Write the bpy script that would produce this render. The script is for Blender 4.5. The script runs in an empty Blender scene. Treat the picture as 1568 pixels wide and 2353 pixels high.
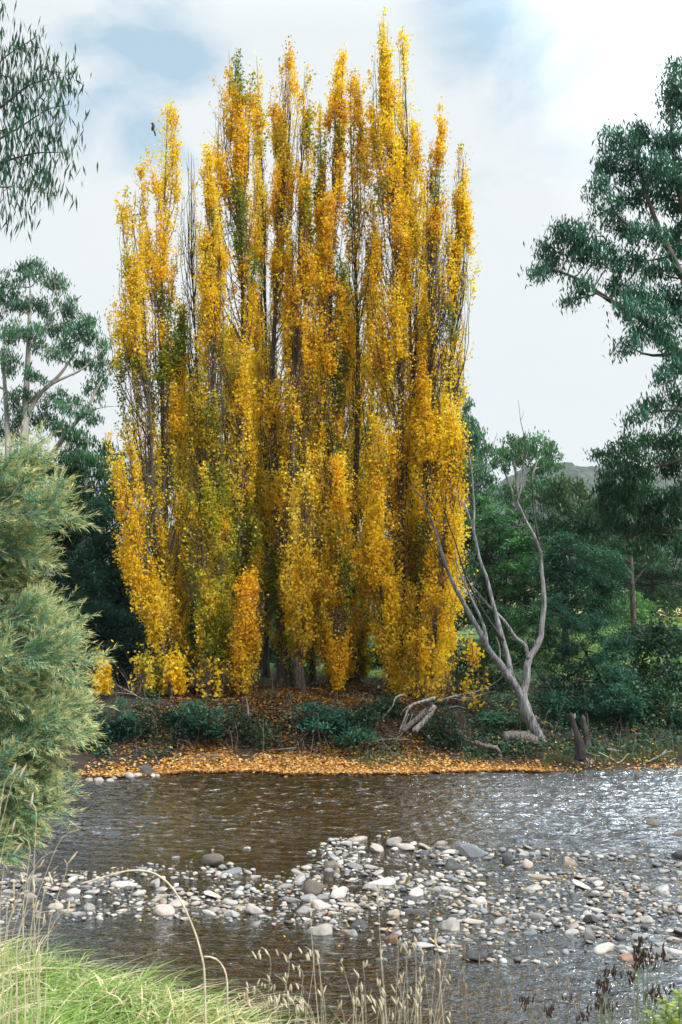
import bpy, math
import numpy as np
from mathutils import Vector

rng = np.random.default_rng(7)
R = math.radians
SC = bpy.context.scene
COL = SC.collection

# ------------------------------------------------------------------ camera
F = 2353 * 35 / 36.0                     # focal length in the 1568x2353 reference frame
PITCH = math.atan((1350 - 1176.5) / F)
CAM = np.array([0.0, 0.0, 4.0])
cd = bpy.data.cameras.new('camera'); cam = bpy.data.objects.new('camera', cd); COL.objects.link(cam)
cam.location = CAM; cam.rotation_euler = (math.pi / 2 + PITCH, 0, 0)
cd.sensor_fit = 'VERTICAL'; cd.sensor_height = 36; cd.lens = 35
cd.clip_start = 0.05; cd.clip_end = 6000
cd.dof.use_dof = True; cd.dof.focus_distance = 22; cd.dof.aperture_fstop = 9.0
SC.camera = cam

# ------------------------------------------------------------------ sky and sun
SUN_EL, SUN_AZ = 48.0, 124.0            # azimuth of the sun seen from above, 0 = +Y, clockwise
w = bpy.data.worlds.new('World'); SC.world = w; w.use_nodes = True
nt = w.node_tree; nt.nodes.clear()
def N(t, kind, **kw):
    n = t.nodes.new(kind)
    for k, v in kw.items():
        if k == 'inp':
            for a, b in v.items(): n.inputs[a].default_value = b
        else: setattr(n, k, v)
    return n
def L(t, a, b): t.links.new(a, b)
sky = N(nt, 'ShaderNodeTexSky', sky_type='NISHITA', sun_disc=False, sun_elevation=R(SUN_EL), sun_rotation=R(SUN_AZ))
sky.air_density = 1.0; sky.dust_density = 1.5
tc = N(nt, 'ShaderNodeTexCoord')
mp = N(nt, 'ShaderNodeMapping'); mp.inputs['Scale'].default_value = (1, 1, 1.9)
L(nt, tc.outputs['Generated'], mp.inputs['Vector'])
n1 = N(nt, 'ShaderNodeTexNoise', inp={'Scale': 5.5, 'Detail': 7.0, 'Roughness': .55, 'Distortion': .6})
L(nt, mp.outputs[0], n1.inputs['Vector'])
n2 = N(nt, 'ShaderNodeTexNoise', inp={'Scale': 2.3, 'Detail': 4.0, 'Roughness': .5})
L(nt, mp.outputs[0], n2.inputs['Vector'])
def Mth(t, op, a, b=None, clamp=False):
    n = N(t, 'ShaderNodeMath', operation=op, use_clamp=clamp)
    for i, v in enumerate((a, b)):
        if v is None: continue
        if isinstance(v, (int, float)): n.inputs[i].default_value = v
        else: L(t, v, n.inputs[i])
    return n.outputs[0]
def direction(px, py):
    cx, cy = (px - 784) / F, (1176.5 - py) / F
    d = np.array([cx, math.cos(PITCH) - cy * math.sin(PITCH), math.sin(PITCH) + cy * math.cos(PITCH)])
    return d / np.linalg.norm(d)
# openings of blue between the clouds, each a direction in the sky with a spread
blue = None
for px, py, wd, st in ((330, 130, .055, .8), (250, 215, .05, .7), (300, 290, .05, .72), (185, 110, .05, .5), (390, 190, .045, .5),
                       (1120, 80, .06, .85), (1090, 160, .045, .6), (1230, 40, .09, .5), (1010, 260, .045, .3), (1060, 420, .12, .3), (1480, 330, .12, .25), (1240, 400, .14,.22)):
    d = direction(px, py)
    vm = N(nt, 'ShaderNodeVectorMath', operation='DISTANCE'); vm.inputs[1].default_value = d
    L(nt, tc.outputs['Generated'], vm.inputs[0])
    g = Mth(nt, 'MULTIPLY', Mth(nt, 'SUBTRACT', 1.0, Mth(nt, 'DIVIDE', vm.outputs['Value'], wd * 1.9), True), st * 1.25)
    blue = g if blue is None else Mth(nt, 'MAXIMUM', blue, g)
nn = Mth(nt, 'MULTIPLY', Mth(nt, 'SUBTRACT', n1.outputs['Fac'], .5), 2.3)
bm0 = Mth(nt, 'SUBTRACT', Mth(nt, 'MULTIPLY', blue, 1.5), Mth(nt, 'MULTIPLY', Mth(nt, 'SUBTRACT', n1.outputs['Fac'], .42), 4.2))
bmask = Mth(nt, 'MULTIPLY', Mth(nt, 'MULTIPLY', Mth(nt, 'ADD', bm0, 0.0, True), Mth(nt, 'MULTIPLY', blue, 2.0, True)), .85, True)
sk = N(nt, 'ShaderNodeMix', data_type='RGBA', blend_type='MIX'); sk.inputs['Factor'].default_value = .72
L(nt, sky.outputs[0], sk.inputs[6]); sk.inputs[7].default_value = (3.2, 4.75, 5.75, 1)
cr = N(nt, 'ShaderNodeValToRGB'); L(nt, n2.outputs['Fac'], cr.inputs[0])
cr.color_ramp.elements[0].position = .3; cr.color_ramp.elements[0].color = (5.35, 5.8, 6.0, 1)
cr.color_ramp.elements[1].position = .62; cr.color_ramp.elements[1].color = (5.65, 5.9, 6.0, 1)
mx = N(nt, 'ShaderNodeMix', data_type='RGBA', blend_type='MIX')
L(nt, bmask, mx.inputs['Factor']); L(nt, cr.outputs[0], mx.inputs[6]); L(nt, sk.outputs[2], mx.inputs[7])
sz = N(nt, 'ShaderNodeSeparateXYZ'); L(nt, tc.outputs['Generated'], sz.inputs[0])
zen = Mth(nt, 'ADD', Mth(nt, 'MULTIPLY', Mth(nt, 'MULTIPLY', Mth(nt, 'SUBTRACT', sz.outputs['Z'], .50), 4.0, True), .8), 1.0)
zs = N(nt, 'ShaderNodeVectorMath', operation='SCALE'); L(nt, mx.outputs[2], zs.inputs[0]); L(nt, zen, zs.inputs['Scale'])
glow_dir = np.array([math.sin(R(36)) * math.cos(R(36)), math.cos(R(36)) * math.cos(R(36)), math.sin(R(36))])
vd = N(nt, 'ShaderNodeVectorMath', operation='DISTANCE'); vd.inputs[1].default_value = glow_dir; L(nt, tc.outputs['Generated'], vd.inputs[0])
glow = Mth(nt, 'POWER', Mth(nt, 'SUBTRACT', 1.0, Mth(nt, 'DIVIDE', vd.outputs['Value'], .46), True), 2.0)       # glow added to the sky, unseen beyond the right edge, to brighten the water
zg = N(nt, 'ShaderNodeVectorMath', operation='SCALE'); L(nt, zs.outputs[0], zg.inputs[0]); L(nt, Mth(nt, 'ADD', Mth(nt, 'MULTIPLY', glow, 8.0), 1.0), zg.inputs['Scale'])
bg = N(nt, 'ShaderNodeBackground', inp={'Strength': .1}); L(nt, zg.outputs[0], bg.inputs['Color'])
L(nt, bg.outputs[0], N(nt, 'ShaderNodeOutputWorld').inputs[0])

sd = bpy.data.lights.new('sun', 'SUN'); sun = bpy.data.objects.new('sun', sd); COL.objects.link(sun)
sd.energy = 3.7; sd.angle = R(12); sd.color = (1, .96, .89)
az = R(SUN_AZ); to = Vector((math.sin(az) * math.cos(R(SUN_EL)), math.cos(az) * math.cos(R(SUN_EL)), math.sin(R(SUN_EL))))
sun.rotation_euler = to.to_track_quat('Z', 'Y').to_euler(); sun.location = (0, 0, 30)

vs = SC.view_settings; SC.display_settings.display_device = 'sRGB'
vs.view_transform = 'Standard'; vs.look = 'None'; vs.gamma = 1; vs.use_curve_mapping = False; vs.exposure = 0.62
cy = SC.cycles
cy.max_bounces = 6; cy.diffuse_bounces = 3; cy.glossy_bounces = 2; cy.transmission_bounces = 3; cy.transparent_max_bounces = 8
cy.caustics_reflective = False; cy.caustics_refractive = False; cy.sample_clamp_indirect = 4

# ------------------------------------------------------------------ numeric helpers
def P(px, py, Y):
    cx, cy_ = (np.asarray(px, float) - 784) / F, (1176.5 - np.asarray(py, float)) / F
    dy = math.cos(PITCH) - cy_ * math.sin(PITCH); dz = math.sin(PITCH) + cy_ * math.cos(PITCH)
    t = np.asarray(Y, float) / dy
    return np.stack([cx * t, dy * t, CAM[2] + dz * t], -1)
def unit(v): return v / np.maximum(np.linalg.norm(v, axis=-1, keepdims=True), 1e-9)
def hsh(i, j, s):
    n = (i.astype(np.int64) * 374761393 + j.astype(np.int64) * 668265263 + s * 974634777) & 0xFFFFFFFF
    n = ((n ^ (n >> 13)) * 1274126177) & 0xFFFFFFFF
    n = n ^ (n >> 16)
    return (n & 0xFFFFFF) / float(0xFFFFFF)
def vn(x, y, s=0):
    x = np.asarray(x, float); y = np.asarray(y, float)
    i, j = np.floor(x), np.floor(y); u, v = x - i, y - j
    u = u * u * (3 - 2 * u); v = v * v * (3 - 2 * v)
    a, b, c, d = hsh(i, j, s), hsh(i + 1, j, s), hsh(i, j + 1, s), hsh(i + 1, j + 1, s)
    return (a * (1 - u) + b * u) * (1 - v) + (c * (1 - u) + d * u) * v
def fbm(x, y, s=0, o=4):
    t = 0; a = .5; n = 0
    for k in range(o):
        t = t + a * vn(np.asarray(x) * 2 ** k + 17 * k, np.asarray(y) * 2 ** k - 9 * k, s + k); n += a; a *= .5
    return t / n
def poly_sd(x, y, poly):
    """signed distance to a polygon, positive inside"""
    x = np.asarray(x, float); y = np.asarray(y, float)
    d = np.full(x.shape, 1e9); ins = np.zeros(x.shape, bool); n = len(poly)
    for k in range(n):
        x0, y0 = poly[k]; x1, y1 = poly[(k + 1) % n]
        ex, ey = x1 - x0, y1 - y0
        t = np.clip(((x - x0) * ex + (y - y0) * ey) / (ex * ex + ey * ey + 1e-12), 0, 1)
        d = np.minimum(d, np.hypot(x - x0 - t * ex, y - y0 - t * ey))
        c = ((y0 > y) != (y1 > y)) & (x < (x1 - x0) * (y - y0) / (y1 - y0 + 1e-12) + x0)
        ins ^= c
    return np.where(ins, d, -d)
def ss(a, b, x):
    t = np.clip((x - a) / (b - a), 0, 1); return t * t * (3 - 2 * t)

# ------------------------------------------------------------------ mesh helpers
def mesh(name, v, q, col=None, smooth=False, dom='FACE'):
    v = np.asarray(v, np.float32).reshape(-1, 3); q = np.asarray(q, np.int32)
    k = q.shape[1]; m = bpy.data.meshes.new(name)
    m.vertices.add(len(v)); m.vertices.foreach_set('co', v.ravel())
    m.loops.add(q.size); m.loops.foreach_set('vertex_index', q.ravel())
    m.polygons.add(len(q)); m.polygons.foreach_set('loop_start', np.arange(0, q.size, k, dtype=np.int32))
    m.polygons.foreach_set('loop_total', np.full(len(q), k, np.int32))
    if smooth: m.polygons.foreach_set('use_smooth', np.ones(len(q), bool))
    if col is not None:
        a = m.attributes.new('Col', 'FLOAT_COLOR', dom)
        c = np.ones((len(col), 4), np.float32); c[:, :3] = col
        a.data.foreach_set('color', c.ravel())
    m.update(calc_edges=True)
    return m
def tag(o, label=None, cat=None, group=None, kind=None):
    if label: o['label'] = label
    if cat: o['category'] = cat
    if group: o['group'] = group
    if kind: o['kind'] = kind
    return o
def ob(name, me, mat=None, parent=None, loc=None, **kw):
    o = bpy.data.objects.new(name, me); COL.objects.link(o)
    if mat and me and not me.materials: me.materials.append(mat)
    if parent is not None: o.parent = parent
    if loc is not None: o.location = loc
    return tag(o, **kw)
def thing(name, loc, **kw):
    o = bpy.data.objects.new(name, None); COL.objects.link(o); o.location = [float(a) for a in loc]
    o.empty_display_size = .2
    return tag(o, **kw)
def tubes(P_, R_, S=5):
    """P_ (n,K,3) polylines, R_ (n,K) radii -> verts, quads"""
    P_ = np.asarray(P_, float); R_ = np.asarray(R_, float); n, K, _ = P_.shape
    T = np.gradient(P_, axis=1); T = unit(T)
    ref = np.where(np.abs(T[..., 2:3]) > .8, np.array([0., 1, 0]), np.array([0., 0, 1]))
    ref = np.repeat(ref[:, :1], K, 1)
    A = unit(np.cross(T, ref)); B = np.cross(T, A)
    th = np.arange(S) * 2 * math.pi / S
    V = P_[:, :, None] + R_[:, :, None, None] * (A[:, :, None] * np.cos(th)[:, None] + B[:, :, None] * np.sin(th)[:, None])
    idx = np.arange(n * K * S).reshape(n, K, S)
    a = idx[:, :-1]; b = idx[:, 1:]
    q = np.stack([a, np.roll(a, -1, 2), np.roll(b, -1, 2), b], -1).reshape(-1, 4)
    return V.reshape(-1, 3), q
def join(parts):
    vs_, qs, off = [], [], 0
    for v, q in parts:
        vs_.append(np.asarray(v).reshape(-1, 3)); qs.append(np.asarray(q) + off); off += len(vs_[-1])
    return np.concatenate(vs_), np.concatenate(qs)
def resample(pts, n):
    pts = np.asarray(pts, float); d = np.r_[0, np.cumsum(np.linalg.norm(np.diff(pts, axis=0), axis=1))]
    t = np.linspace(0, d[-1], n)
    # Catmull-Rom-like smoothing by linear resample then a small box filter
    o = np.stack([np.interp(t, d, pts[:, k]) for k in range(3)], -1)
    for _ in range(2):
        o[1:-1] = o[1:-1] * .5 + .25 * (o[:-2] + o[2:])
    return o
def limb(pts, r0, r1, S=8, n=None, rough=0.0, pw=1.0, cap=True):
    """one tapered limb through world points, with lumps along it"""
    n = n or max(6, len(pts) * 5)
    p = resample(pts, n); t = np.linspace(0, 1, n)
    r = r0 + (r1 - r0) * t ** pw
    if rough: r = r * (1 + rough * (np.interp(t, np.linspace(0, 1, max(3, n // 5)), rng.random(max(3, n // 5))) - .5))
    v, q = tubes(p[None], r[None], S)
    if rough:
        flute = 1 + rough * 1.1 * (np.interp(t[:, None] * 3 + np.arange(S)[None] * 7.3, np.arange(0, 7.3 * S + 5), rng.random(int(7.3 * S + 6))[:len(np.arange(0, 7.3 * S + 5))]) - .5)
        v = (p[:, None] + (v.reshape(n, S, 3) - p[:, None]) * flute[..., None]).reshape(-1, 3) + (rng.random(v.shape) - .5) * rough * .15 * np.repeat(r, S)[:, None]
    if cap:
        v = v.reshape(n, S, 3); v[-1] = p[-1] + (v[-1] - p[-1]) * .55
        e = p[-1] + unit(p[-1] - p[-2]) * r[-1] * .8; s = p[0] - unit(p[1] - p[0]) * r[0] * .3
        v = np.concatenate([v.reshape(-1, 3), np.repeat(e[None], S, 0) + (v[-1] - p[-1]) * .05, np.repeat(s[None], S, 0) + (v[0] - p[0]) * .05])
        i = np.arange(S); a = (n - 1) * S + i; b = n * S + i; c = (n + 1) * S + i
        q = np.concatenate([q, np.stack([a, np.roll(a, -1), np.roll(b, -1), b], -1), np.stack([c, np.roll(c, -1), np.roll(i, -1), i], -1)])
    return v, q
def diamonds(c, ax, sd_, Ln, Wd, fold=0.0):
    """leaf-shaped quads: centre, long axis, side axis, length, width"""
    Ln = np.asarray(Ln).reshape(-1, 1); Wd = np.asarray(Wd).reshape(-1, 1)
    V = np.stack([c - ax * Ln * .5, c + sd_ * Wd * .5 + ax * Ln * -.08, c + ax * Ln * .5, c - sd_ * Wd * .5 + ax * Ln * -.08], 1)
    q = np.arange(len(c) * 4).reshape(-1, 4)
    return V.reshape(-1, 3), q
def rdir(n, bias=(0, 0, 0), s=1.0):
    return unit(rng.normal(size=(n, 3)) * s + np.array(bias))

# ------------------------------------------------------------------ materials
def newmat(name):
    m = bpy.data.materials.new(name); m.use_nodes = True; m.node_tree.nodes.clear(); return m, m.node_tree
def leaf_mat(name, trans=.45, gloss=.04, rough=.45, tint=(1.0, 1.0, 1.0), tt=(1.15, 1.1, .7)):
    m, t = newmat(name)
    at = N(t, 'ShaderNodeAttribute', attribute_name='Col')
    a = N(t, 'ShaderNodeMix', data_type='RGBA', blend_type='MULTIPLY'); a.inputs['Factor'].default_value = 1; a.inputs[7].default_value = (*tint, 1)
    L(t, at.outputs['Color'], a.inputs[6])
    b = N(t, 'ShaderNodeMix', data_type='RGBA', blend_type='MULTIPLY'); b.inputs['Factor'].default_value = 1; b.inputs[7].default_value = (*tt, 1)
    L(t, a.outputs[2], b.inputs[6])
    d = N(t, 'ShaderNodeBsdfDiffuse'); L(t, a.outputs[2], d.inputs[0])
    tr = N(t, 'ShaderNodeBsdfTranslucent'); L(t, b.outputs[2], tr.inputs[0])
    mxs = N(t, 'ShaderNodeMixShader', inp={0: trans}); L(t, d.outputs[0], mxs.inputs[1]); L(t, tr.outputs[0], mxs.inputs[2])
    g = N(t, 'ShaderNodeBsdfGlossy', inp={'Roughness': rough}); g.inputs[0].default_value = (1, 1, 1, 1)
    m2 = N(t, 'ShaderNodeMixShader', inp={0: gloss}); L(t, mxs.outputs[0], m2.inputs[1]); L(t, g.outputs[0], m2.inputs[2])
    L(t, m2.outputs[0], N(t, 'ShaderNodeOutputMaterial').inputs[0])
    return m
def bark_mat(name, c0, c1, scale=14.0, stretch=6.0, bump=.6, rough=.9):
    m, t = newmat(name)
    g = N(t, 'ShaderNodeNewGeometry')
    mp_ = N(t, 'ShaderNodeMapping'); mp_.inputs['Scale'].default_value = (scale, scale, scale / stretch); L(t, g.outputs['Position'], mp_.inputs[0])
    n = N(t, 'ShaderNodeTexNoise', inp={'Scale': 1.0, 'Detail': 6.0, 'Roughness': .65}); L(t, mp_.outputs[0], n.inputs[0])
    n2_ = N(t, 'ShaderNodeTexNoise', inp={'Scale': 1.3, 'Detail': 3.0}); L(t, g.outputs['Position'], n2_.inputs[0])
    s = Mth(t, 'ADD', Mth(t, 'MULTIPLY', n.outputs[0], .7), Mth(t, 'MULTIPLY', n2_.outputs[0], .3))
    c = N(t, 'ShaderNodeValToRGB'); L(t, s, c.inputs[0])
    c.color_ramp.elements[0].position = .38; c.color_ramp.elements[0].color = (*c0, 1)
    c.color_ramp.elements[1].position = .62; c.color_ramp.elements[1].color = (*c1, 1)
    b = N(t, 'ShaderNodeBump', inp={'Strength': bump, 'Distance': .03}); L(t, n.outputs[0], b.inputs['Height'])
    p = N(t, 'ShaderNodeBsdfPrincipled', inp={'Roughness': rough}); p.inputs['Specular IOR Level'].default_value = .2
    L(t, c.outputs[0], p.inputs['Base Color']); L(t, b.outputs[0], p.inputs['Normal'])
    L(t, p.outputs[0], N(t, 'ShaderNodeOutputMaterial').inputs[0])
    return m
M = dict(
    poplar=leaf_mat('poplar leaves', .60, .02, .5, tt=(1.08, 1.08, .7)),
    gum=leaf_mat('gum leaves', .25, .025, .4),
    wattle=leaf_mat('wattle leaves', .3, .02, .5),
    grass=leaf_mat('grass blades', .4, .04, .4),
    litter=leaf_mat('fallen leaves', .2, .03, .5),
    poplar_bark=bark_mat('poplar bark', (.030, .025, .022), (.15, .125, .108), 16, 7),
    gum_bark=bark_mat('gum bark', (.20, .19, .18), (.48, .45, .42), 5, 3, .2),
    brown_bark=bark_mat('brown bark', (.04, .032, .028), (.14, .11, .095), 14, 5),
    dark_bark=bark_mat('dark bark', (.012, .010, .009), (.045, .036, .030), 14, 5),
    dead_wood=bark_mat('bleached dead wood', (.055, .054, .060), (.36, .355, .37), 26, 7, 1.0),
    dead_dark=bark_mat('dark dead wood', (.02, .018, .018), (.10, .09, .09), 26, 7, .8),
    drift=bark_mat('drift wood', (.11, .09, .08), (.62, .56, .52), 20, 2, .9),
    root=bark_mat('weathered root wood', (.05, .042, .038), (.30, .27, .25), 30, 4, .9),
)

# ------------------------------------------------------------------ terrain
def far_edge(x):      # where the water ends at the far bank
    return 21.75 + .02 * x + .16 * np.maximum(x - 4.0, 0) + .8 * (fbm(x * .9, x * 0 + 3.1, 5) - .5) - .25 * np.exp(-((x + 5.2) / 1.5) ** 2)
def near_edge(x):
    return 6.6 - .35 * x * (x < 0) - .25 * np.maximum(x, 0) + .4 * (fbm(x * .7, x * 0 + 9.7, 6) - .5)
BAR_PX = [(-120, 2010), (0, 2008), (120, 2022), (260, 2002), (400, 1985), (520, 1990), (600, 2030), (650, 2022), (700, 1990), (760, 1935), (900, 1918), (965, 1945),
          (1060, 1962), (1250, 1950), (1400, 1965), (1700, 1985), (1700, 2215), (1450, 2200), (1250, 2205), (1120, 2195), (1040, 2175), (930, 2185), (820, 2165),
          (680, 2140), (560, 2112), (450, 2108), (300, 2098), (150, 2108), (0, 2125), (-120, 2130)]
def on_water(px, py):
    cx, cy_ = (px - 784) / F, (1176.5 - py) / F
    dy = math.cos(PITCH) - cy_ * math.sin(PITCH); dz = math.sin(PITCH) + cy_ * math.cos(PITCH)
    t = -CAM[2] / dz
    return cx * t, dy * t
BAR = [on_water(*p) for p in BAR_PX]
def height(x, y):
    x = np.asarray(x, float); y = np.asarray(y, float)
    fe, ne = far_edge(x), near_edge(x)
    bar = ss(-.5, .35, poly_sd(x, y, BAR))
    bed = -.34 + .10 * (fbm(x * .8, y * .8, 11) - .5) + bar * (.22 + .07 * (fbm(x * 1.5, y * 1.5, 12) - .5))
    shore = np.minimum((fe - y), (y - ne))
    bed = bed * ss(0, 1.3, shore) + -.02 * (1 - ss(0, 1.3, shore))
    d = y - fe
    fb = .02 + .20 * ss(0, 1.0, d) + 1.05 * ss(.9, 3.0, d) + .25 * ss(3, 9, d) + .16 * ss(9, 60, d)
    fb = fb + (fbm(x * .9, y * .9, 21) - .5) * .35 * ss(.8, 2.5, d) + (fbm(x * 2.5, y * 2.5, 22) - .5) * .07 * ss(.1, 1, d)
    fb = fb - .35 * ss(4.5, 7.5, x) * ss(.8, 3, d) * (1 - ss(10, 30, d))
    e = ne - y
    nb = 2.24 * ss(0, 2.9, e) + .02 + (fbm(x * 1.7, y * 1.7, 31) - .5) * .22 * ss(.2, 1.5, e)
    nb = nb + ss(.8, -1.3, x) * .14 * ss(1.5, 3, e) - .32 * ss(.2, 1.5, x) * ss(1, 3, e) - .09 * ss(-1.3, -.3, x) * ss(1, 3, e)
    h = np.where(y > fe, fb, np.where(y < ne, nb, bed))
    far = ss(90, 400, np.hypot(x, y)) * (y > 0)
    return h + far * 4 * (fbm(x * .006, y * .006, 41))
def ground_at(px, py, Y0=21.2, Y1=60):
    """where the line of sight through a reference pixel meets the far bank"""
    Ys = np.linspace(Y0, Y1, 400); p = P(np.full(400, px), np.full(400, py), Ys)
    hit = np.nonzero(p[:, 2] <= height(p[:, 0], p[:, 1]))[0]
    return p[hit[0]] if len(hit) else p[-1]

def axis(lo, hi, fine, a, b, g=1.12):
    c = list(np.arange(a, b + 1e-6, fine)); s = fine
    while c[-1] < hi: s *= g; c.append(c[-1] + s)
    s = fine; l = [c[0]]
    while l[-1] > lo: s *= g; l.append(l[-1] - s)
    return np.array(l[:0:-1] + c)
xs = axis(-1500, 1500, .11, -9.5, 10.5, 1.2); ys = axis(-60, 2200, .09, 1.8, 29, 1.13)
X, Y = np.meshgrid(xs, ys); Z = height(X, Y)
idx = np.arange(X.size).reshape(X.shape)
q = np.stack([idx[:-1, :-1], idx[:-1, 1:], idx[1:, 1:], idx[1:, :-1]], -1).reshape(-1, 4)
# colour of the ground by place: near bank soil, stony bed, leafy far bank, meadow
fe, ne = far_edge(X), near_edge(X); d = Y - fe
c = np.zeros(X.shape + (3,))
bedc = np.array([.07, .042, .020]); soil = np.array([.022, .017, .012]); mead = np.array([.07, .14, .032]); nears = np.array([.07, .075, .035])  # far bank soil darkened in colour to stand in for shade of the shrubs
litter = np.array([.06, .034, .016])
n_ = fbm(X * 1.2, Y * 1.2, 51)[..., None]
c[:] = bedc
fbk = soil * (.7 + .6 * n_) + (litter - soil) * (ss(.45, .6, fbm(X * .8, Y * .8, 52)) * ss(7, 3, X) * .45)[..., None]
mm = (ss(5, 10, d) * ss(-6, 1, X + (Y - 27) * -.2 + 4))[..., None]
fbk = fbk * (1 - mm) + mead * (.6 + .8 * n_) * mm
fbk = fbk + (np.array([.42, .34, .14]) - fbk) * (ss(42, 52, Y) * ss(20, 24, X) * .7)[..., None]
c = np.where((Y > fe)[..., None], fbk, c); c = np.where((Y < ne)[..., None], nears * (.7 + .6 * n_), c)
gm, t = newmat('ground')
at = N(t, 'ShaderNodeAttribute', attribute_name='Col'); ge = N(t, 'ShaderNodeNewGeometry')
sx = N(t, 'ShaderNodeSeparateXYZ'); L(t, ge.outputs['Position'], sx.inputs[0])
wet = Mth(t, 'MULTIPLY', Mth(t, 'SUBTRACT', .03, sx.outputs['Z']), 40, True)
vo = N(t, 'ShaderNodeTexVoronoi', inp={'Scale': 9.0, 'Randomness': 1.0}); vo2 = N(t, 'ShaderNodeTexVoronoi', feature='DISTANCE_TO_EDGE', inp={'Scale': 9.0})
nz = N(t, 'ShaderNodeTexNoise', inp={'Scale': 3.0, 'Detail': 3.0})
wv = N(t, 'ShaderNodeVectorMath', operation='MULTIPLY_ADD'); wv.inputs[1].default_value = (.25, .25, 0); L(t, nz.outputs['Color'], wv.inputs[0]); L(t, ge.outputs['Position'], wv.inputs[2])
L(t, wv.outputs[0], vo.inputs[0]); L(t, wv.outputs[0], vo2.inputs[0])
pc = N(t, 'ShaderNodeValToRGB'); L(t, vo.outputs['Color'], pc.inputs[0])
for k, (p_, cc) in enumerate(((0, (.035, .022, .012)), (.35, (.13, .07, .022)), (.6, (.30, .155, .045)), (.8, (.42, .27, .11)), (1, (.5, .42, .3)))):
    e = pc.color_ramp.elements[0] if k == 0 else (pc.color_ramp.elements[1] if k == 4 else pc.color_ramp.elements.new(p_)); e.position = p_; e.color = (*cc, 1)
ed = Mth(t, 'MULTIPLY', vo2.outputs['Distance'], 9, True)
pm = N(t, 'ShaderNodeMix', data_type='RGBA', blend_type='MIX'); L(t, ed, pm.inputs['Factor']); pm.inputs[6].default_value = (.014, .010, .006, 1); L(t, pc.outputs[0], pm.inputs[7])
n3 = N(t, 'ShaderNodeTexNoise', inp={'Scale': 18.0, 'Detail': 5.0, 'Roughness': .7})
dr = N(t, 'ShaderNodeMix', data_type='RGBA', blend_type='MULTIPLY'); dr.inputs['Factor'].default_value = 1
L(t, at.outputs[0], dr.inputs[6])
rr = N(t, 'ShaderNodeValToRGB'); L(t, n3.outputs[0], rr.inputs[0]); rr.color_ramp.elements[0].position = .3; rr.color_ramp.elements[0].color = (.35, .35, .35, 1); rr.color_ramp.elements[1].position = .7; rr.color_ramp.elements[1].color = (1.6, 1.6, 1.6, 1)
L(t, rr.outputs[0], dr.inputs[7])
gx = N(t, 'ShaderNodeMix', data_type='RGBA', blend_type='MIX'); L(t, wet, gx.inputs['Factor']); L(t, dr.outputs[2], gx.inputs[6]); L(t, pm.outputs[2], gx.inputs[7])
bm = N(t, 'ShaderNodeBump', inp={'Strength': .8, 'Distance': .03}); L(t, Mth(t, 'ADD', n3.outputs[0], Mth(t, 'MULTIPLY', ed, wet)), bm.inputs['Height'])
pr = N(t, 'ShaderNodeBsdfPrincipled', inp={'Roughness': .9}); L(t, gx.outputs[2], pr.inputs['Base Color']); L(t, bm.outputs[0], pr.inputs['Normal'])
L(t, pr.outputs[0], N(t, 'ShaderNodeOutputMaterial').inputs[0])
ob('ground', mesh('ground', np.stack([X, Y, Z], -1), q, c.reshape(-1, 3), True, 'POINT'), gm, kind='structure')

# water: a rippled sheet between the banks
wx = np.arange(-11.5, 13.01, .05); wy = np.concatenate([np.arange(4.2, 15, .032), np.arange(15, 25.6, .045)])
X, Y = np.meshgrid(wx, wy)
fast = ss(-.2, .6, -poly_sd(X, Y, BAR)) * ss(14.2, 17, Y)              # the riffle beyond the gravel bar
amp = .0035 + .010 * fast * (.5 + fbm(X * .5, Y * .9, 62)) + .005 * ss(0, 4, X)
wob = fbm(X * .7, Y * .7, 61) * 1.5
Z = 1.6 * amp * ((fbm(X * 2.2 + wob, Y * 4.5 + wob, 63, 3) - .5) * 2.2 + (1 - np.abs(fbm(X * 4.5, Y * 9 + X * .8, 64, 3) * 2 - 1)) * 1.2 + .7 * np.sin(Y * 21 + X * 3.5 + 7 * fbm(X * .9, Y * .9, 66)) )
Z = Z - amp * 1.0 + .0
idx = np.arange(X.size).reshape(X.shape)
q = np.stack([idx[:-1, :-1], idx[:-1, 1:], idx[1:, 1:], idx[1:, :-1]], -1).reshape(-1, 4)
wm, t = newmat('river water')
ge = N(t, 'ShaderNodeNewGeometry')
ma = N(t, 'ShaderNodeMapping'); ma.inputs['Scale'].default_value = (5.0, 15, 1); L(t, ge.outputs['Position'], ma.inputs[0])
na = N(t, 'ShaderNodeTexNoise', inp={'Scale': 1.0, 'Detail': 3.0, 'Roughness': .6, 'Distortion': .5}); L(t, ma.outputs[0], na.inputs[0])
mb = N(t, 'ShaderNodeMapping'); mb.inputs['Scale'].default_value = (16, 34, 1); mb.inputs['Rotation'].default_value = (0, 0, .2); L(t, ge.outputs['Position'], mb.inputs[0])
nb_ = N(t, 'ShaderNodeTexNoise', inp={'Scale': 1.0, 'Detail': 2.0, 'Distortion': .3}); L(t, mb.outputs[0], nb_.inputs[0])
hh = Mth(t, 'ADD', na.outputs[0], Mth(t, 'MULTIPLY', nb_.outputs[0], .4))
b = N(t, 'ShaderNodeBump', inp={'Strength': 1.0}); L(t, hh, b.inputs['Height'])
wsx = N(t, 'ShaderNodeSeparateXYZ'); L(t, ge.outputs['Position'], wsx.inputs[0])       # the current runs rougher towards the right
L(t, Mth(t, 'ADD', .026, Mth(t, 'MULTIPLY', Mth(t, 'MULTIPLY', wsx.outputs['X'], .25, True), .034)), b.inputs['Distance'])
fr_ = N(t, 'ShaderNodeFresnel', inp={'IOR': 1.5}); L(t, b.outputs[0], fr_.inputs['Normal']); fr = Mth(t, 'MULTIPLY', fr_.outputs[0], 2.1, True)
tr = N(t, 'ShaderNodeBsdfTransparent'); tr.inputs[0].default_value = (.48, .33, .17, 1)
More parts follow.
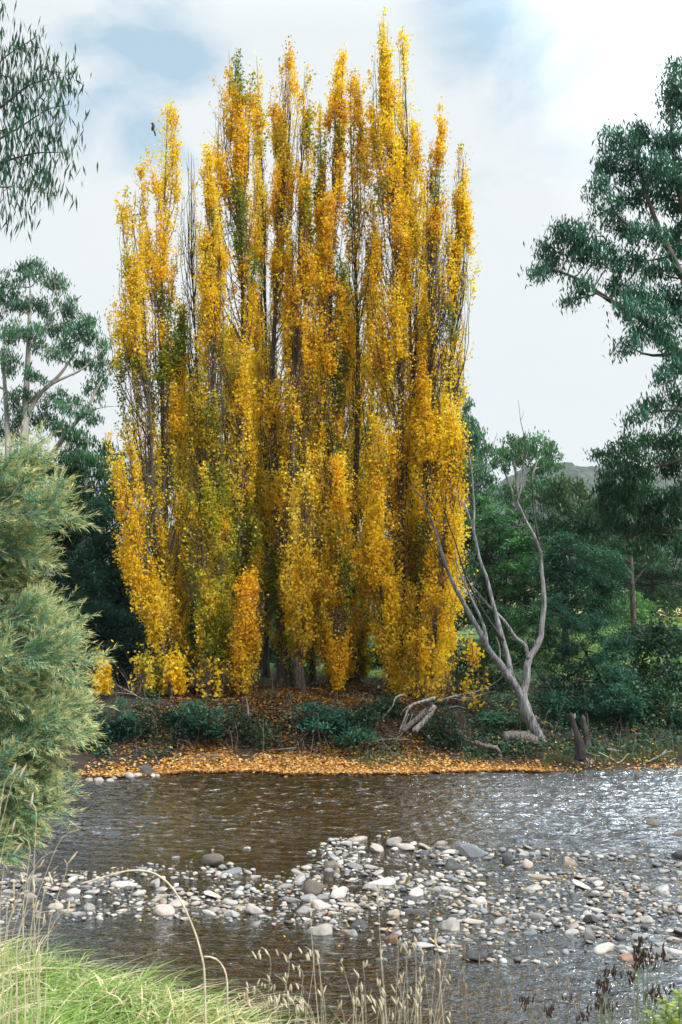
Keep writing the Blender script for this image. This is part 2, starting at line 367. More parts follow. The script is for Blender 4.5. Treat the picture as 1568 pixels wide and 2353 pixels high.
gl = N(t, 'ShaderNodeBsdfGlossy', inp={'Roughness': .03}); gl.inputs[0].default_value = (.88, .95, 1, 1); L(t, b.outputs[0], gl.inputs['Normal'])
ms = N(t, 'ShaderNodeMixShader'); L(t, fr, ms.inputs[0]); L(t, tr.outputs[0], ms.inputs[1]); L(t, gl.outputs[0], ms.inputs[2])
# broken white water where the sheet runs fast
at = N(t, 'ShaderNodeAttribute', attribute_name='Col')
mf = N(t, 'ShaderNodeMapping'); mf.inputs['Scale'].default_value = (3.4, 13.0, 1); L(t, ge.outputs['Position'], mf.inputs[0])
nf = N(t, 'ShaderNodeTexNoise', inp={'Scale': 1.0, 'Detail': 9.0, 'Roughness': .78}); L(t, mf.outputs[0], nf.inputs[0])
foam = Mth(t, 'MULTIPLY', Mth(t, 'MULTIPLY', Mth(t, 'SUBTRACT', nf.outputs[0], .575), 9, True), at.outputs['Fac'], True)
df = N(t, 'ShaderNodeBsdfDiffuse'); df.inputs[0].default_value = (.72, .76, .80, 1)
m2 = N(t, 'ShaderNodeMixShader'); L(t, foam, m2.inputs[0]); L(t, ms.outputs[0], m2.inputs[1]); L(t, df.outputs[0], m2.inputs[2])
L(t, m2.outputs[0], N(t, 'ShaderNodeOutputMaterial').inputs[0])
fc = (fast * (.5 + .5 * ss(.4, .6, fbm(X * .5, Y * .7, 65))))[..., None] * np.ones(3)
fc = np.maximum(fc, .35 * ss(.4, .0, np.abs(poly_sd(X, Y, BAR)))[..., None])
ob('river_water', mesh('river_water', np.stack([X, Y, Z], -1), q, fc.reshape(-1, 3), True, 'POINT'), wm, kind='structure')

# ------------------------------------------------------------------ poplars
YEL = np.array([.93, .67, .018]); AMB = np.array([.90, .54, .012]); LIM = np.array([.44, .44, .02]); GRN = np.array([.17, .23, .025]); PAL = np.array([.95, .74, .09])
def poplar_leaves_colour(n, pos, mixw, seed):
    """mixw: weights of pale, yellow, amber, lime, green"""
    k = fbm(pos[:, 0] * 1.1 + pos[:, 1] * .3, pos[:, 2] * .55, seed, 3)
    base = np.array([PAL, YEL, AMB, LIM, GRN]); w_ = np.array(mixw, float); w_ /= w_.sum()
    u = np.clip((k - .5) * 2.1 + .5 + rng.normal(0, .13, n), 0, .999)
    cum = np.cumsum(w_); i = np.searchsorted(cum, u); i = np.clip(i, 0, 4)
    c = base[i] * rng.uniform(.7, 1.15, (n, 1))
    c[:, 1] *= rng.uniform(.85, 1.1, n)
    return np.clip(c, 0, .95)
POPGROUP = 'yellow poplars in the clump on the far bank'
def poplar(label, Yd, trunk, crown, dens=1.0, mixw=(1, 3, 2, 1, .4), low=None, r0=.16, seed=0, nb=90, name='poplar_tree', cat='tree', group=POPGROUP, lsz=.060, bare=None, blen=(1.6, 4.2)):
    """trunk: (px,py) from base up; crown: (py, centre px, half width px) from top down"""
    tp = np.array([P(a, b, Yd) for a, b in trunk]); g = height(tp[0, 0], tp[0, 1])
    tp[0, 2] = g - .25
    tp[1:-1, 1] += rng.normal(0, .12, len(tp) - 2)
    cr_ = np.array(crown, float); cr_[:, 2] *= 1.05; nb = int(nb * 1.2)
    root = thing(name, (tp[0, 0], tp[0, 1], g), label=label, cat=cat, group=group); O = np.array([tp[0, 0], tp[0, 1], g])
    tv, tq = limb(tp - O, r0, .007, 9, 46, .12, .50)
    # flare at the foot
    k = np.clip(1 - (tv[:, 2] + .25) / .6, 0, 1)[:, None]; cx_ = (tp[0] - O)[:2]
    tv[:, :2] += (tv[:, :2] - cx_) * k * .7
    ob('trunk', mesh('trunk', tv, tq, None, True), M['poplar_bark'], root)
    top, bot = cr_[0, 0], cr_[-1, 0]
    s = Yd / F
    # tips of ascending branches, spread through the outline of the crown
    pyt = top + (bot - top) * rng.random(nb) ** .9
    hw = np.interp(pyt, cr_[:, 0], cr_[:, 2]) * s; cxp = np.interp(pyt, cr_[:, 0], cr_[:, 1])
    ang = rng.random(nb) * 2 * math.pi; rad = rng.random(nb) ** .36 * 1.0
    tip = P(cxp, pyt, Yd); tip[:, 0] += hw * rad * np.cos(ang); tip[:, 1] += np.clip(hw, .25, .9) * rad * np.sin(ang)
    ln = rng.uniform(blen[0], blen[1], nb) * np.clip((bot - pyt) * s / 6, .25, 1)
    ln = np.maximum(ln, .4)
    # trunk point lower by the branch length
    tsamp = resample(tp, 60); z0 = tip[:, 2] - ln
    z0 = np.maximum(z0, tp[0, 2] + .3); o_ = np.argsort(tsamp[:, 2])
    base = np.stack([np.interp(z0, tsamp[o_, 2], tsamp[o_, 0]), np.interp(z0, tsamp[o_, 2], tsamp[o_, 1]), z0], -1)
    K = 7; tt_ = np.linspace(0, 1, K)
    h = tt_[None, :, None]
    lat = 1 - (1 - h) ** 3.0
    pth = np.concatenate([base[:, None, :2] + (tip - base)[:, None, :2] * lat, base[:, None, 2:] + (tip - base)[:, None, 2:] * h], -1)
    pth[:, 1:] += rng.normal(0, .035, (nb, K - 1, 3))
    br = np.clip(ln / 4.2, .2, 1)[:, None] * .022 * (1 - tt_ * .85)[None]
    # twigs
    nt_ = nb * 5; bi = rng.integers(0, nb, nt_); ts = rng.uniform(.22, .98, nt_)
    f = ts * (K - 1); i0 = np.clip(f.astype(int), 0, K - 2); fr_ = (f - i0)[:, None]
    st = pth[bi, i0] * (1 - fr_) + pth[bi, i0 + 1] * fr_
    dr_ = rdir(nt_, (0, 0, 2.5), .75); tl = rng.uniform(.25, 1.0, nt_)
    tw = st[:, None] + dr_[:, None] * (np.array([0, .5, 1])[None, :, None]) * tl[:, None, None]
    tl = tl * (1 - .55 * ss(.5, 1, (st[:, 2] - O[2]) / (tp[-1, 2] - O[2]))); tw = st[:, None] + dr_[:, None] * (np.array([0, .5, 1])[None, :, None]) * tl[:, None, None]
    v1 = tubes(pth - O, br, 5); v2 = tubes(tw - O, np.array([.006, .0045, .002])[None] * np.ones((nt_, 1)), 3)
    v, q_ = join([v1, v2])
    ob('branches', mesh('branches', v, q_, None, True), M['poplar_bark'], root)
    # leaves on branches, twigs and short shoots up the trunk
    area = np.trapz(np.interp(np.linspace(top, bot, 200), cr_[:, 0], cr_[:, 2]) * 2 * s, np.linspace(top, bot, 200) * s)
    n = int(area * 4700 * dens)
    nA, nB, nC = int(n * .28), int(n * .64), int(n * .05)
    bi = rng.integers(0, nb, nA); ts = rng.uniform(.12, 1, nA) ** .8
    f = ts * (K - 1); i0 = np.clip(f.astype(int), 0, K - 2); fr_ = (f - i0)[:, None]
    A = pth[bi, i0] * (1 - fr_) + pth[bi, i0 + 1] * fr_ + rng.normal(0, 1, (nA, 3)) * .085
    bi = rng.integers(0, nt_, nB); ts = rng.random(nB)[:, None]
    B = st[bi] + dr_[bi] * tl[bi, None] * ts + rng.normal(0, 1, (nB, 3)) * np.array([.06, .06, .09])
    zz = rng.uniform(P(0, bot, Yd)[2], tp[-1, 2], nC)
    C = np.stack([np.interp(zz, tsamp[o_, 2], tsamp[o_, 0]), np.interp(zz, tsamp[o_, 2], tsamp[o_, 1]), zz], -1) + rng.normal(0, 1, (nC, 3)) * np.array([.13, .13, .1])
    pts = np.concatenate([A, B, C])
    # clumps and gaps, thinner towards the top
    dn = fbm(pts[:, 0] * 3.2 + seed, pts[:, 2] * 1.0 + pts[:, 1], seed + 3, 3)
    hfrac = (pts[:, 2] - P(0, bot, Yd)[2]) / (P(0, top, Yd)[2] - P(0, bot, Yd)[2])
    keep = rng.random(len(pts)) < np.clip((dn - .33 - .07 * hfrac) * 5.5, .05, 1) * (1 - .12 * ss(.8, 1, hfrac))
    if bare:                                     # (py0, py1, left-over share): stretches that have lost their leaves
        for a0, a1, k_ in bare:
            za, zb = P(0, a0, Yd)[2], P(0, a1, Yd)[2]
            inb = (pts[:, 2] < za) & (pts[:, 2] > zb); keep &= ~inb | (rng.random(len(pts)) < k_)
    if r0 >= .12:                                # the trunk shows through on its open side
        tx_ = np.interp(pts[:, 2], tsamp[o_, 2], tsamp[o_, 0]); tw_ = r0 * (1.25 - hfrac) + .07
        fr2 = (np.abs(pts[:, 0] - tx_) < tw_) & (pts[:, 1] < Yd + .1) & (hfrac < .6) & (vn(pts[:, 2] * .9, pts[:, 2] * 0 + seed, 77) > .38)
        keep &= ~fr2 | (rng.random(len(pts)) < .22)
    keep &= pts[:, 2] > O[2] + .12
    pts = pts[keep]; n = len(pts)
    c = poplar_leaves_colour(n, pts, mixw, seed * 7 + 1)
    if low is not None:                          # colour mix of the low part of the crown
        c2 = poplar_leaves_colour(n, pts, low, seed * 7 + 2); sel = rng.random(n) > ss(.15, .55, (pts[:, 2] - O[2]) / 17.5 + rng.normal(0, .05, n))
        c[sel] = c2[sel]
    ax = rdir(n, (0, 0, -.5)); sdv = unit(np.cross(ax, rdir(n)))
    Ls = rng.uniform(.55, 1.35, n) * lsz
    v, q_ = diamonds(pts - O, ax, sdv, Ls * 1.05, Ls * .98)
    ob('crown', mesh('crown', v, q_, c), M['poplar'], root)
    return root

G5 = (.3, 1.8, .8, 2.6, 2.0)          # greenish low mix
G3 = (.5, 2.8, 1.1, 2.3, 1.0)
OR = (.6, 3, 3.2, .5, .1)
poplar('tall narrow poplar with a gold tip and small bird, second from left edge', 26.5,
       [(418, 1592), (400, 1440), (381, 1300), (376, 1000), (372, 750), (378, 500), (386, 238)],
       [(232, 388, 7), (275, 386, 22), (330, 366, 44), (420, 360, 50), (520, 368, 46), (700, 375, 46), (900, 385, 42), (1050, 395, 40), (1200, 400, 42), (1350, 410, 48), (1480, 415, 40), (1580, 415, 22)],
       .95, (1, 4, 2.2, .8, .2), G3, .17, 1, 100, bare=[(1050, 1290, .45)])
poplar('shorter lime yellow poplar at the left edge of the clump beside the grey gum', 26.0,
       [(398, 1575), (372, 1400), (352, 1150), (342, 900), (330, 700), (300, 470)],
       [(440, 292, 9), (500, 300, 30), (600, 303, 38), (720, 292, 46), (850, 306, 46), (1000, 322, 42), (1100, 330, 40), (1200, 335, 40), (1300, 342, 44), (1400, 368, 36), (1490, 396, 24), (1560, 405, 12)],
       .85, (1.5, 3.2, .6, 2.6, .7), G3, .13, 2, 90)
poplar('low bright orange poplar leaning out at the left foot of the clump', 25.3,
       [(405, 1580), (345, 1380), (298, 1180), (268, 1000)],
       [(990, 264, 7), (1060, 280, 16), (1120, 298, 28), (1200, 302, 22), (1290, 314, 32), (1350, 334, 32), (1430, 366, 28), (1510, 396, 20), (1560, 405, 10)],
       1.0, (2, 4, 1.6, .8, .2), None, .08, 3, 55, blen=(.8, 2.2))
poplar('nearly bare poplar with pale stems showing against the sky', 28.5,
       [(470, 1540), (462, 1100), (456, 850), (445, 720), (438, 560), (440, 350)],
       [(340, 440, 10), (400, 440, 22), (560, 438, 30), (720, 445, 28), (850, 450, 32), (1000, 452, 36), (1200, 455, 40), (1400, 450, 40), (1500, 455, 25)],
       .8, (1, 3, 1, 2, .4), G5, .12, 4, 90, bare=[(300, 700, .16), (700, 820, .45)])
poplar('poplar with a greenish base and low forked tip left of the wide tall one', 26.2,
       [(505, 1590), (500, 1300), (490, 900), (492, 600), (480, 335)],
       [(325, 478, 5), (400, 485, 14), (600, 492, 25), (800, 486, 36), (1000, 480, 50), (1200, 485, 52), (1400, 492, 46), (1560, 485, 24)],
       .9, (.8, 3, 1.6, 2.2, .4), G5, .11, 5, 100)
poplar('wide tall poplar with olive and gold leaves, first of the tallest from the left', 27.0,
       [(548, 1600), (552, 1400), (553, 1100), (560, 800), (556, 600), (548, 400), (540, 130)],
       [(98, 540, 7), (150, 540, 26), (200, 545, 46), (300, 546, 54), (400, 542, 60), (500, 538, 64), (650, 534, 58), (800, 535, 64), (950, 532, 68), (1100, 535, 68), (1250, 540, 66), (1400, 535, 54), (1520, 535, 32)],
       .95, (.8, 3.4, 2.2, 1.3, .2), G5, .19, 6, 170)
poplar('thin poplar with a bare grey stem between two leafy crowns', 28.8,
       [(612, 1570), (618, 1100), (612, 800), (607, 560), (598, 280), (590, 130)],
       [(120, 588, 7), (220, 592, 16), (420, 600, 14), (600, 608, 20), (750, 612, 30), (900, 608, 38), (1100, 605, 44), (1300, 600, 40), (1440, 600, 26)],
       .8, (1, 3, 2, 1, .2), G5, .12, 7, 80, bare=[(300, 700, .4)])
poplar('dense deep gold poplar with twin dark stems near the middle of the clump', 27.2,
       [(656, 1600), (645, 1300), (629, 1000), (626, 850), (640, 600), (655, 400), (659, 130)],
       [(105, 660, 7), (150, 658, 22), (200, 656, 34), (300, 660, 40), (450, 664, 46), (600, 660, 48), (800, 655, 50), (1000, 658, 54), (1200, 665, 54), (1350, 665, 44), (1450, 665, 26)],
       1.1, (.5, 3, 3.6, .7, .2), G3, .24, 8, 140)
poplar('slim poplar with a feathery tip right of the dense gold one', 26.6,
       [(690, 1610), (684, 1400), (674, 1150), (672, 1000), (680, 800), (686, 600), (692, 400), (700, 170)],
       [(150, 700, 5), (250, 703, 14), (400, 700, 22), (600, 697, 30), (800, 692, 40), (1000, 690, 42), (1200, 686, 48), (1400, 684, 44), (1540, 690, 20)],
       .95, (.8, 3, 2.2, 1.6, .4), G3, .16, 9, 95)
poplar('low thin poplar filling the gap left of the straight central one', 28.0,
       [(716, 1590), (722, 1400), (738, 1100), (742, 700), (738, 400), (735, 230)],
       [(218, 733, 5), (300, 735, 13), (400, 735, 20), (600, 738, 20), (900, 740, 28), (1200, 735, 36), (1400, 725, 34), (1480, 720, 16)],
       .85, (1.3, 3.5, 1.6, .8, .2), G3, .12, 10, 70)
poplar('straight evenly leafed amber poplar right of the centre', 26.8,
       [(776, 1615), (768, 1300), (762, 1000), (760, 700), (765, 400), (780, 140)],
       [(112, 786, 5), (180, 780, 16), (300, 768, 26), (400, 757, 35), (550, 762, 38), (700, 765, 40), (900, 762, 42), (1100, 762, 50), (1300, 770, 54), (1450, 775, 44), (1580, 778, 20)],
       1.05, (.6, 3.2, 3.2, .6, .15), (.6, 3, 2.4, 1.2, .2), .17, 11, 120)
poplar('thin leaved poplar with a long bare dark trunk left of the tallest', 27.4,
       [(812, 1605), (808, 1350), (822, 1000), (823, 800), (818, 600), (809, 420), (805, 190)],
       [(140, 812, 7), (250, 825, 14), (350, 830, 24), (500, 830, 32), (650, 838, 30), (800, 840, 32), (950, 835, 38), (1100, 830, 46), (1300, 825, 52), (1450, 822, 40), (1560, 818, 20)],
       .75, (1.2, 3.6, 2, .8, .1), (1, 3.5, 2, 1.2, .2), .18, 12, 85, bare=[(420, 860, .5)])
poplar('tallest poplar of all with a spire top and thick forked trunk', 26.6,
       [(906, 1610), (925, 1400), (922, 1200), (920, 1000), (922, 850), (915, 650), (905, 450), (890, 300), (879, 50)],
       [(28, 878, 5), (80, 880, 15), (150, 880, 26), (250, 885, 38), (350, 880, 48), (450, 885, 54), (600, 882, 56), (800, 888, 54), (1000, 888, 54), (1200, 888, 54), (1400, 900, 52), (1500, 925, 48), (1600, 960, 36), (1640, 975, 12)],
       .95, (1, 3.8, 2.6, .6, .1), (1, 4, 2.4, .7, .1), .2, 13, 170, bare=[(650, 820, .75), (1180, 1300, .6)])
poplar('second tallest poplar with a slim twin spire right of the tallest', 27.6,
       [(958, 1600), (960, 1200), (947, 900), (941, 700), (932, 500), (936, 300), (923, 80)],
       [(58, 925, 5), (130, 928, 13), (250, 938, 24), (330, 948, 31), (450, 953, 36), (600, 955, 42), (800, 958, 46), (1000, 958, 52), (1200, 962, 54), (1400, 968, 50), (1550, 975, 34)],
       .95, (1, 3.8, 2.6, .5, .1), (1.2, 4, 2, .8, .1), .17, 14, 130)
poplar('poplar with a wispy grey tip second from the right edge of the clump', 26.3,
       [(985, 1600), (985, 1200), (985, 900), (986, 650), (1000, 450), (1012, 280)],
       [(262, 1012, 5), (300, 1006, 14), (400, 1000, 26), (550, 1004, 33), (700, 1008, 42), (850, 1004, 46), (1000, 1000, 46), (1200, 1008, 46), (1400, 1008, 42), (1550, 1000, 26)],
       1.3, (1, 3.6, 2.8, .7, .1), (1.2, 4, 2, .8, .1), .12, 15, 130)
poplar('shorter poplar at the right edge of the clump against open sky', 26.9,
       [(1002, 1600), (1020, 1200), (1030, 900), (1045, 650), (1056, 345)],
       [(330, 1058, 5), (420, 1056, 16), (520, 1055, 23), (600, 1056, 27), (700, 1046, 32), (800, 1042, 27), (860, 1030, 18), (950, 1022, 26), (1100, 1020, 32), (1300, 1015, 36), (1450, 1012, 28), (1590, 1008, 14)],
       1.45, (1.6, 3.6, 2, .9, .1), (1.8, 4, 1.6, .6, .05), .11, 16, 120)
poplar('half height bright yellow poplar at the right foot of the clump beside the dead tree', 25.0,
       [(985, 1620), (1002, 1400), (1020, 1200), (1038, 935)],
       [(925, 1036, 8), (980, 1044, 18), (1050, 1044, 22), (1130, 1046, 20), (1200, 1038, 26), (1290, 1022, 36), (1400, 1002, 46), (1500, 986, 46), (1590, 985, 36), (1680, 1003, 12)],
       1.15, (2.4, 5, 1.8, .4, .05), None, .10, 17, 110, blen=(.9, 2.4))
poplar('short deep orange poplar in front of the shaded trunks', 24.9,
       [(562, 1640), (562, 1500), (568, 1330)],
       [(1318, 568, 14), (1360, 570, 30), (1420, 570, 38), (1470, 560, 36), (1520, 566, 28), (1600, 556, 10)],
       1.25, (.6, 3, 4, .3, .05), None, .05, 18, 45, blen=(.5, 1.3), bare=[(1560, 1640, .4)])
poplar('short green and yellow poplar hanging low at the front of the clump', 25.2,
       [(700, 1600), (690, 1450), (700, 1200), (705, 1080)],
       [(1060, 705, 10), (1140, 702, 30), (1240, 700, 36), (1330, 692, 40), (1410, 688, 34), (1470, 690, 18), (1510, 690, 8)],
       .85, (.5, 2.4, 1.2, 2.6, 1.3), None, .06, 19, 60, blen=(.7, 1.8))
poplar('low bushy poplar of green gold leaves in front of the left middle trunks', 25.4,
       [(476, 1600), (470, 1450), (462, 1250), (455, 1080)],
       [(1060, 455, 10), (1150, 462, 30), (1260, 470, 42), (1350, 480, 48), (1430, 488, 44), (1500, 488, 30), (1560, 482, 12)],
       .9, (.3, 1.4, .4, 3.0, 3.0), None, .06, 20, 70, blen=(.7, 1.8))
poplar('low amber poplar between the two darkest trunks right of the middle', 25.3,
       [(770, 1620), (772, 1450), (776, 1250), (780, 1080)],
       [(1050, 780, 10), (1140, 785, 30), (1250, 788, 36), (1360, 780, 34), (1450, 776, 28), (1520, 772, 16), (1560, 770, 8)],
       .95, (1, 3.2, 2.6, 1.2, .2), None, .06, 21, 60, blen=(.7, 1.8))
poplar('low golden poplar at the foot of the tallest one', 25.6,
       [(900, 1620), (880, 1450), (870, 1250), (868, 1050)],
       [(1020, 868, 10), (1120, 866, 34), (1230, 866, 42), (1340, 876, 44), (1420, 890, 42), (1500, 905, 34), (1580, 930, 18)],
       .95, (1.2, 3.6, 2.2, .8, .1), None, .06, 22, 60, blen=(.7, 1.8))
# back row
for k, (lab, px0, pxt, top, hw, r0) in enumerate((
        ('dark stemmed poplar at the back of the clump seen behind the short orange one', 596, 590, 700, 44, .13),
        ('back row poplar with the thickest shaded trunk behind the middle', 652, 720, 640, 46, .3),
        ('back row poplar with a dark trunk behind the amber ones', 722, 800, 620, 46, .16),
        ('back row poplar hidden behind the bare trunked one', 826, 860, 560, 46, .22),
        ('back row poplar behind the nearly bare one', 430, 420, 820, 46, .14),
        ('back row poplar at the right, behind the spires', 950, 975, 620, 44, .2),
        ('back row poplar with olive leaves behind the greenish one', 520, 520, 760, 50, .14))):
    poplar(lab, 30.2 + .5 * (k % 3), [(px0, 1575), ((px0 + pxt) / 2, 1200), (pxt, 850), (pxt, top)],
           [(top - 20, pxt, 8), (top + 90, pxt, hw * .6), (top + 250, pxt, hw), (1150, (px0 + pxt) / 2, hw), (1300, px0, hw * .8), (1390, px0, hw * .4)],
           .9, (.6, 3, 2.2, 1.6, .5), G5, r0, 30 + k, 70)
# suckers and saplings
for lab, a, g_ in (
        ('yellow sapling standing alone beside the feathery wattle', (25.0, [(244, 1662), (240, 1570), (236, 1500)], [(1492, 236, 5), (1540, 238, 14), (1580, 244, 13), (1640, 242, 6)], 1.3, (2, 4, 1.5, .2, 0)), 40),
        ('small lime leaved sapling between two orange ones', (25.0, [(352, 1640), (350, 1580), (345, 1510)], [(1500, 345, 6), (1540, 350, 14), (1590, 352, 16), (1635, 352, 8)], 1.1, (1, 2, .3, 3, 1)), 41),
        ('small orange sapling left of the lime leaved one', (24.8, [(330, 1640), (328, 1590), (324, 1540)], [(1528, 323, 5), (1570, 327, 12), (1620, 332, 10), (1650, 333, 4)], 1.2, (1.5, 4, 2, .3, 0)), 42),
        ('small orange sapling at the foot of the left tall poplar', (24.8, [(398, 1650), (396, 1590), (396, 1540)], [(1530, 396, 6), (1565, 396, 20), (1600, 398, 20), (1640, 402, 8)], 1.2, (1.5, 4, 2, .3, 0)), 43),
        ('small yellow sapling right of the fern bush on the leafy bank', (24.8, [(484, 1660), (482, 1600), (476, 1545)], [(1535, 474, 5), (1580, 480, 14), (1620, 484, 13), (1655, 486, 6)], 1.1, (1.5, 4, 1.5, .6, 0)), 44),
        ('spindly sapling with a few yellow leaves left of the dead tree', (24.3, [(1100, 1668), (1098, 1590), (1095, 1490)], [(1480, 1094, 10), (1510, 1092, 14), (1560, 1098, 12), (1600, 1096, 20), (1640, 1098, 8)], .22, (2, 4, 1, .2, 0)), 45),
        ('sparse yellow shoot leaning out right of the clump foot', (24.4, [(1030, 1650), (1038, 1590), (1045, 1540)], [(1535, 1045, 10), (1570, 1042, 26), (1600, 1040, 26), (1640, 1030, 18), (1680, 1025, 10)], .42, (2, 4, 1, .2, 0)), 46),
        ):
    poplar(lab, a[0], a[1], a[2], a[3], a[4], None, .012, g_, 14, name='poplar_sapling', group='poplar saplings along the far bank', blen=(.2, .7), lsz=.085)

# ------------------------------------------------------------------ trees built from clumps
def clump_tree(name, label, Yd, stems, clumps, kind='gum', cols=((.06, .11, .07), (.10, .16, .10)), leaf=(.16, .03), dens=1.0,
               bark='gum_bark', depth=.8, cat='tree', group=None, sub=None, twig_r=.006, limbs_to=True, seed=1, droop=1.0, trunk_r=None, tipcol=None, grow=1.18, auto=False):
    """stems: list of (points (px,py[,dY]), r0, r1), the first rooted in the ground; clumps: (px,py,rx,ry[,dY])"""
    if auto:
        lowc = max(clumps, key=lambda q__: q__[1] + q__[3]); Yd = min(Yd, float(ground_at(lowc[0], lowc[1] + lowc[3] * .8)[1]) + .15)
    s = Yd / F
    st0 = stems[0][0][0]; b = P(st0[0], st0[1], Yd + (st0[2] if len(st0) > 2 else 0))
    g = float(height(b[0], b[1])); O = np.array([b[0], b[1], g])
    root = thing(name, O, label=label, cat=cat, group=group)
    parts = []; allp = []
    for k, (pts, r0, r1) in enumerate(stems):
        pp = np.array([P(p[0], p[1], Yd + (p[2] if len(p) > 2 else 0)) for p in pts])
        if k == 0: pp[0, 2] = g - .2
        sp = resample(pp, max(8, 5 * len(pp))); allp.append(np.c_[sp, np.linspace(r0, r1, len(sp))])
        parts.append(limb(pp - O, r0, r1, 9, None, .1))
    allp = np.concatenate(allp)
    v, q_ = join(parts); ob('trunk', mesh('trunk', v, q_, None, True), M[bark], root)
    tw, tr_ = [], []; pts_, nrm, cc = [], [], []
    for cl in clumps:
        px, py, rx, ry = cl[:4]; dy = cl[4] if len(cl) > 4 else rng.normal(0, depth * .4)
        c0 = P(px, py, Yd + dy); a, b_ = rx * s * grow, ry * s * grow; dd = min(a, 1.6 * depth + .3)
        ns = sub or max(4, int(6 * (a * b_) ** .5 * 2.2 + 4)); ns = min(ns, 60)
        u = rdir(ns) * (rng.random((ns, 1)) ** .45); sc_ = c0 + u * np.array([a, dd, b_]) * .9
        # limb from the nearest stem point to the clump, then twigs to its sub clumps
        if limbs_to:
            w_ = np.linalg.norm(allp[:, :3] - c0, axis=1) + 1.2 * np.maximum(allp[:, 2] - c0[2] + .3 * a, 0); j = np.argmin(w_); a0 = allp[j, :3]
            mid = (a0 + c0) / 2 + rng.normal(0, .08, 3) * np.linalg.norm(c0 - a0) + np.array([0, 0, -.08]) * np.linalg.norm(c0 - a0)
            tt_ = np.linspace(0, 1, 6)[:, None]; pth = (1 - tt_) ** 2 * a0 + 2 * tt_ * (1 - tt_) * mid + tt_ ** 2 * c0
            tw.append(pth); r_ = min(allp[j, 3] * .6, .012 + .02 * np.linalg.norm(c0 - a0)); tr_.append(np.linspace(r_, twig_r * 1.5, 6))
        for p in sc_:
            mid = (c0 + p) / 2 + rng.normal(0, .06, 3) * a; tt_ = np.linspace(0, 1, 6)[:, None]
            tw.append((1 - tt_) ** 2 * c0 + 2 * tt_ * (1 - tt_) * mid + tt_ ** 2 * p); tr_.append(np.linspace(twig_r * 1.6, twig_r * .5, 6))
        n = int(dens * math.pi * a * b_ / (leaf[0] * leaf[1]) * 5.0) + 20
        i = rng.integers(0, ns, n); rs = max(.2, 1.15 * (a * b_) ** .5 / ns ** .40)
        g3 = rng.normal(0, 1, (n, 3))
        if kind == 'gum': off = g3 * np.array([.52, .52, .42]) * rs; off[:, 2] -= np.abs(rng.normal(0, .25, n)) * rs
        elif kind == 'feather': off = g3 * np.array([.62, .62, .26]) * rs; off[:, 2] -= .25 * (off[:, 0] ** 2 + off[:, 1] ** 2) / rs
        else: off = g3 * .5 * rs
        pts_.append(sc_[i] + off)
        sh = .6 + .4 * hsh(i.astype(float), np.full(n, px), seed)     # sprays differ in tone
        m_ = np.clip(rng.random(n) * .5 + fbm(pts_[-1][:, 0] * 1.2, pts_[-1][:, 2] * 1.2, seed, 2) * .9 - .2, 0, 1)[:, None]
        col = 1.5 * np.array([.70, 1.0, .86]) * (np.array(cols[0]) * (1 - m_) + np.array(cols[1]) * m_) * sh[:, None]
        if tipcol is not None:
            top = (rng.random(n) < np.clip(off[:, 2] / rs + .25, 0, .8))
            col[top] = np.array(tipcol) * rng.uniform(.7, 1.1, (top.sum(), 1))
        cc.append(col)
    v, q_ = tubes(np.array(tw) - O, np.array(tr_), 4)
    ob('branches', mesh('branches', v, q_, None, True), M[bark], root)
    pts = np.concatenate(pts_); col = np.concatenate(cc); n = len(pts)
    pts[:, 2] = np.maximum(pts[:, 2], height(pts[:, 0], pts[:, 1]) + .03)
    if kind == 'gum': ax = rdir(n, (0, 0, -1.5 * droop), .6); sdv = unit(np.cross(ax, rdir(n)))
    elif kind == 'feather': ax = rdir(n, (0, 0, 0), 1.0) * np.array([1, 1, .45]); ax = unit(ax); sdv = unit(np.cross(ax, rdir(n, (0, 0, 2), .5)))
    else: ax = rdir(n); sdv = unit(np.cross(ax, rdir(n)))
    Ls = rng.uniform(.7, 1.3, n)
    v, q_ = diamonds(pts - O, ax, sdv, Ls * leaf[0], Ls * leaf[1])
    ob('crown', mesh('crown', v, q_, np.clip(col, 0, .9)), M['gum' if kind == 'gum' else 'wattle'], root)
    return root

DKG = ((.018, .042, .030), (.055, .105, .068))      # dark gum green
TEAL = ((.020, .052, .042), (.060, .125, .100))
MID = ((.035, .075, .030), (.095, .165, .070))
BLUE = ((.030, .075, .065), (.10, .20, .16))
OLV = ((.055, .080, .030), (.14, .17, .065))

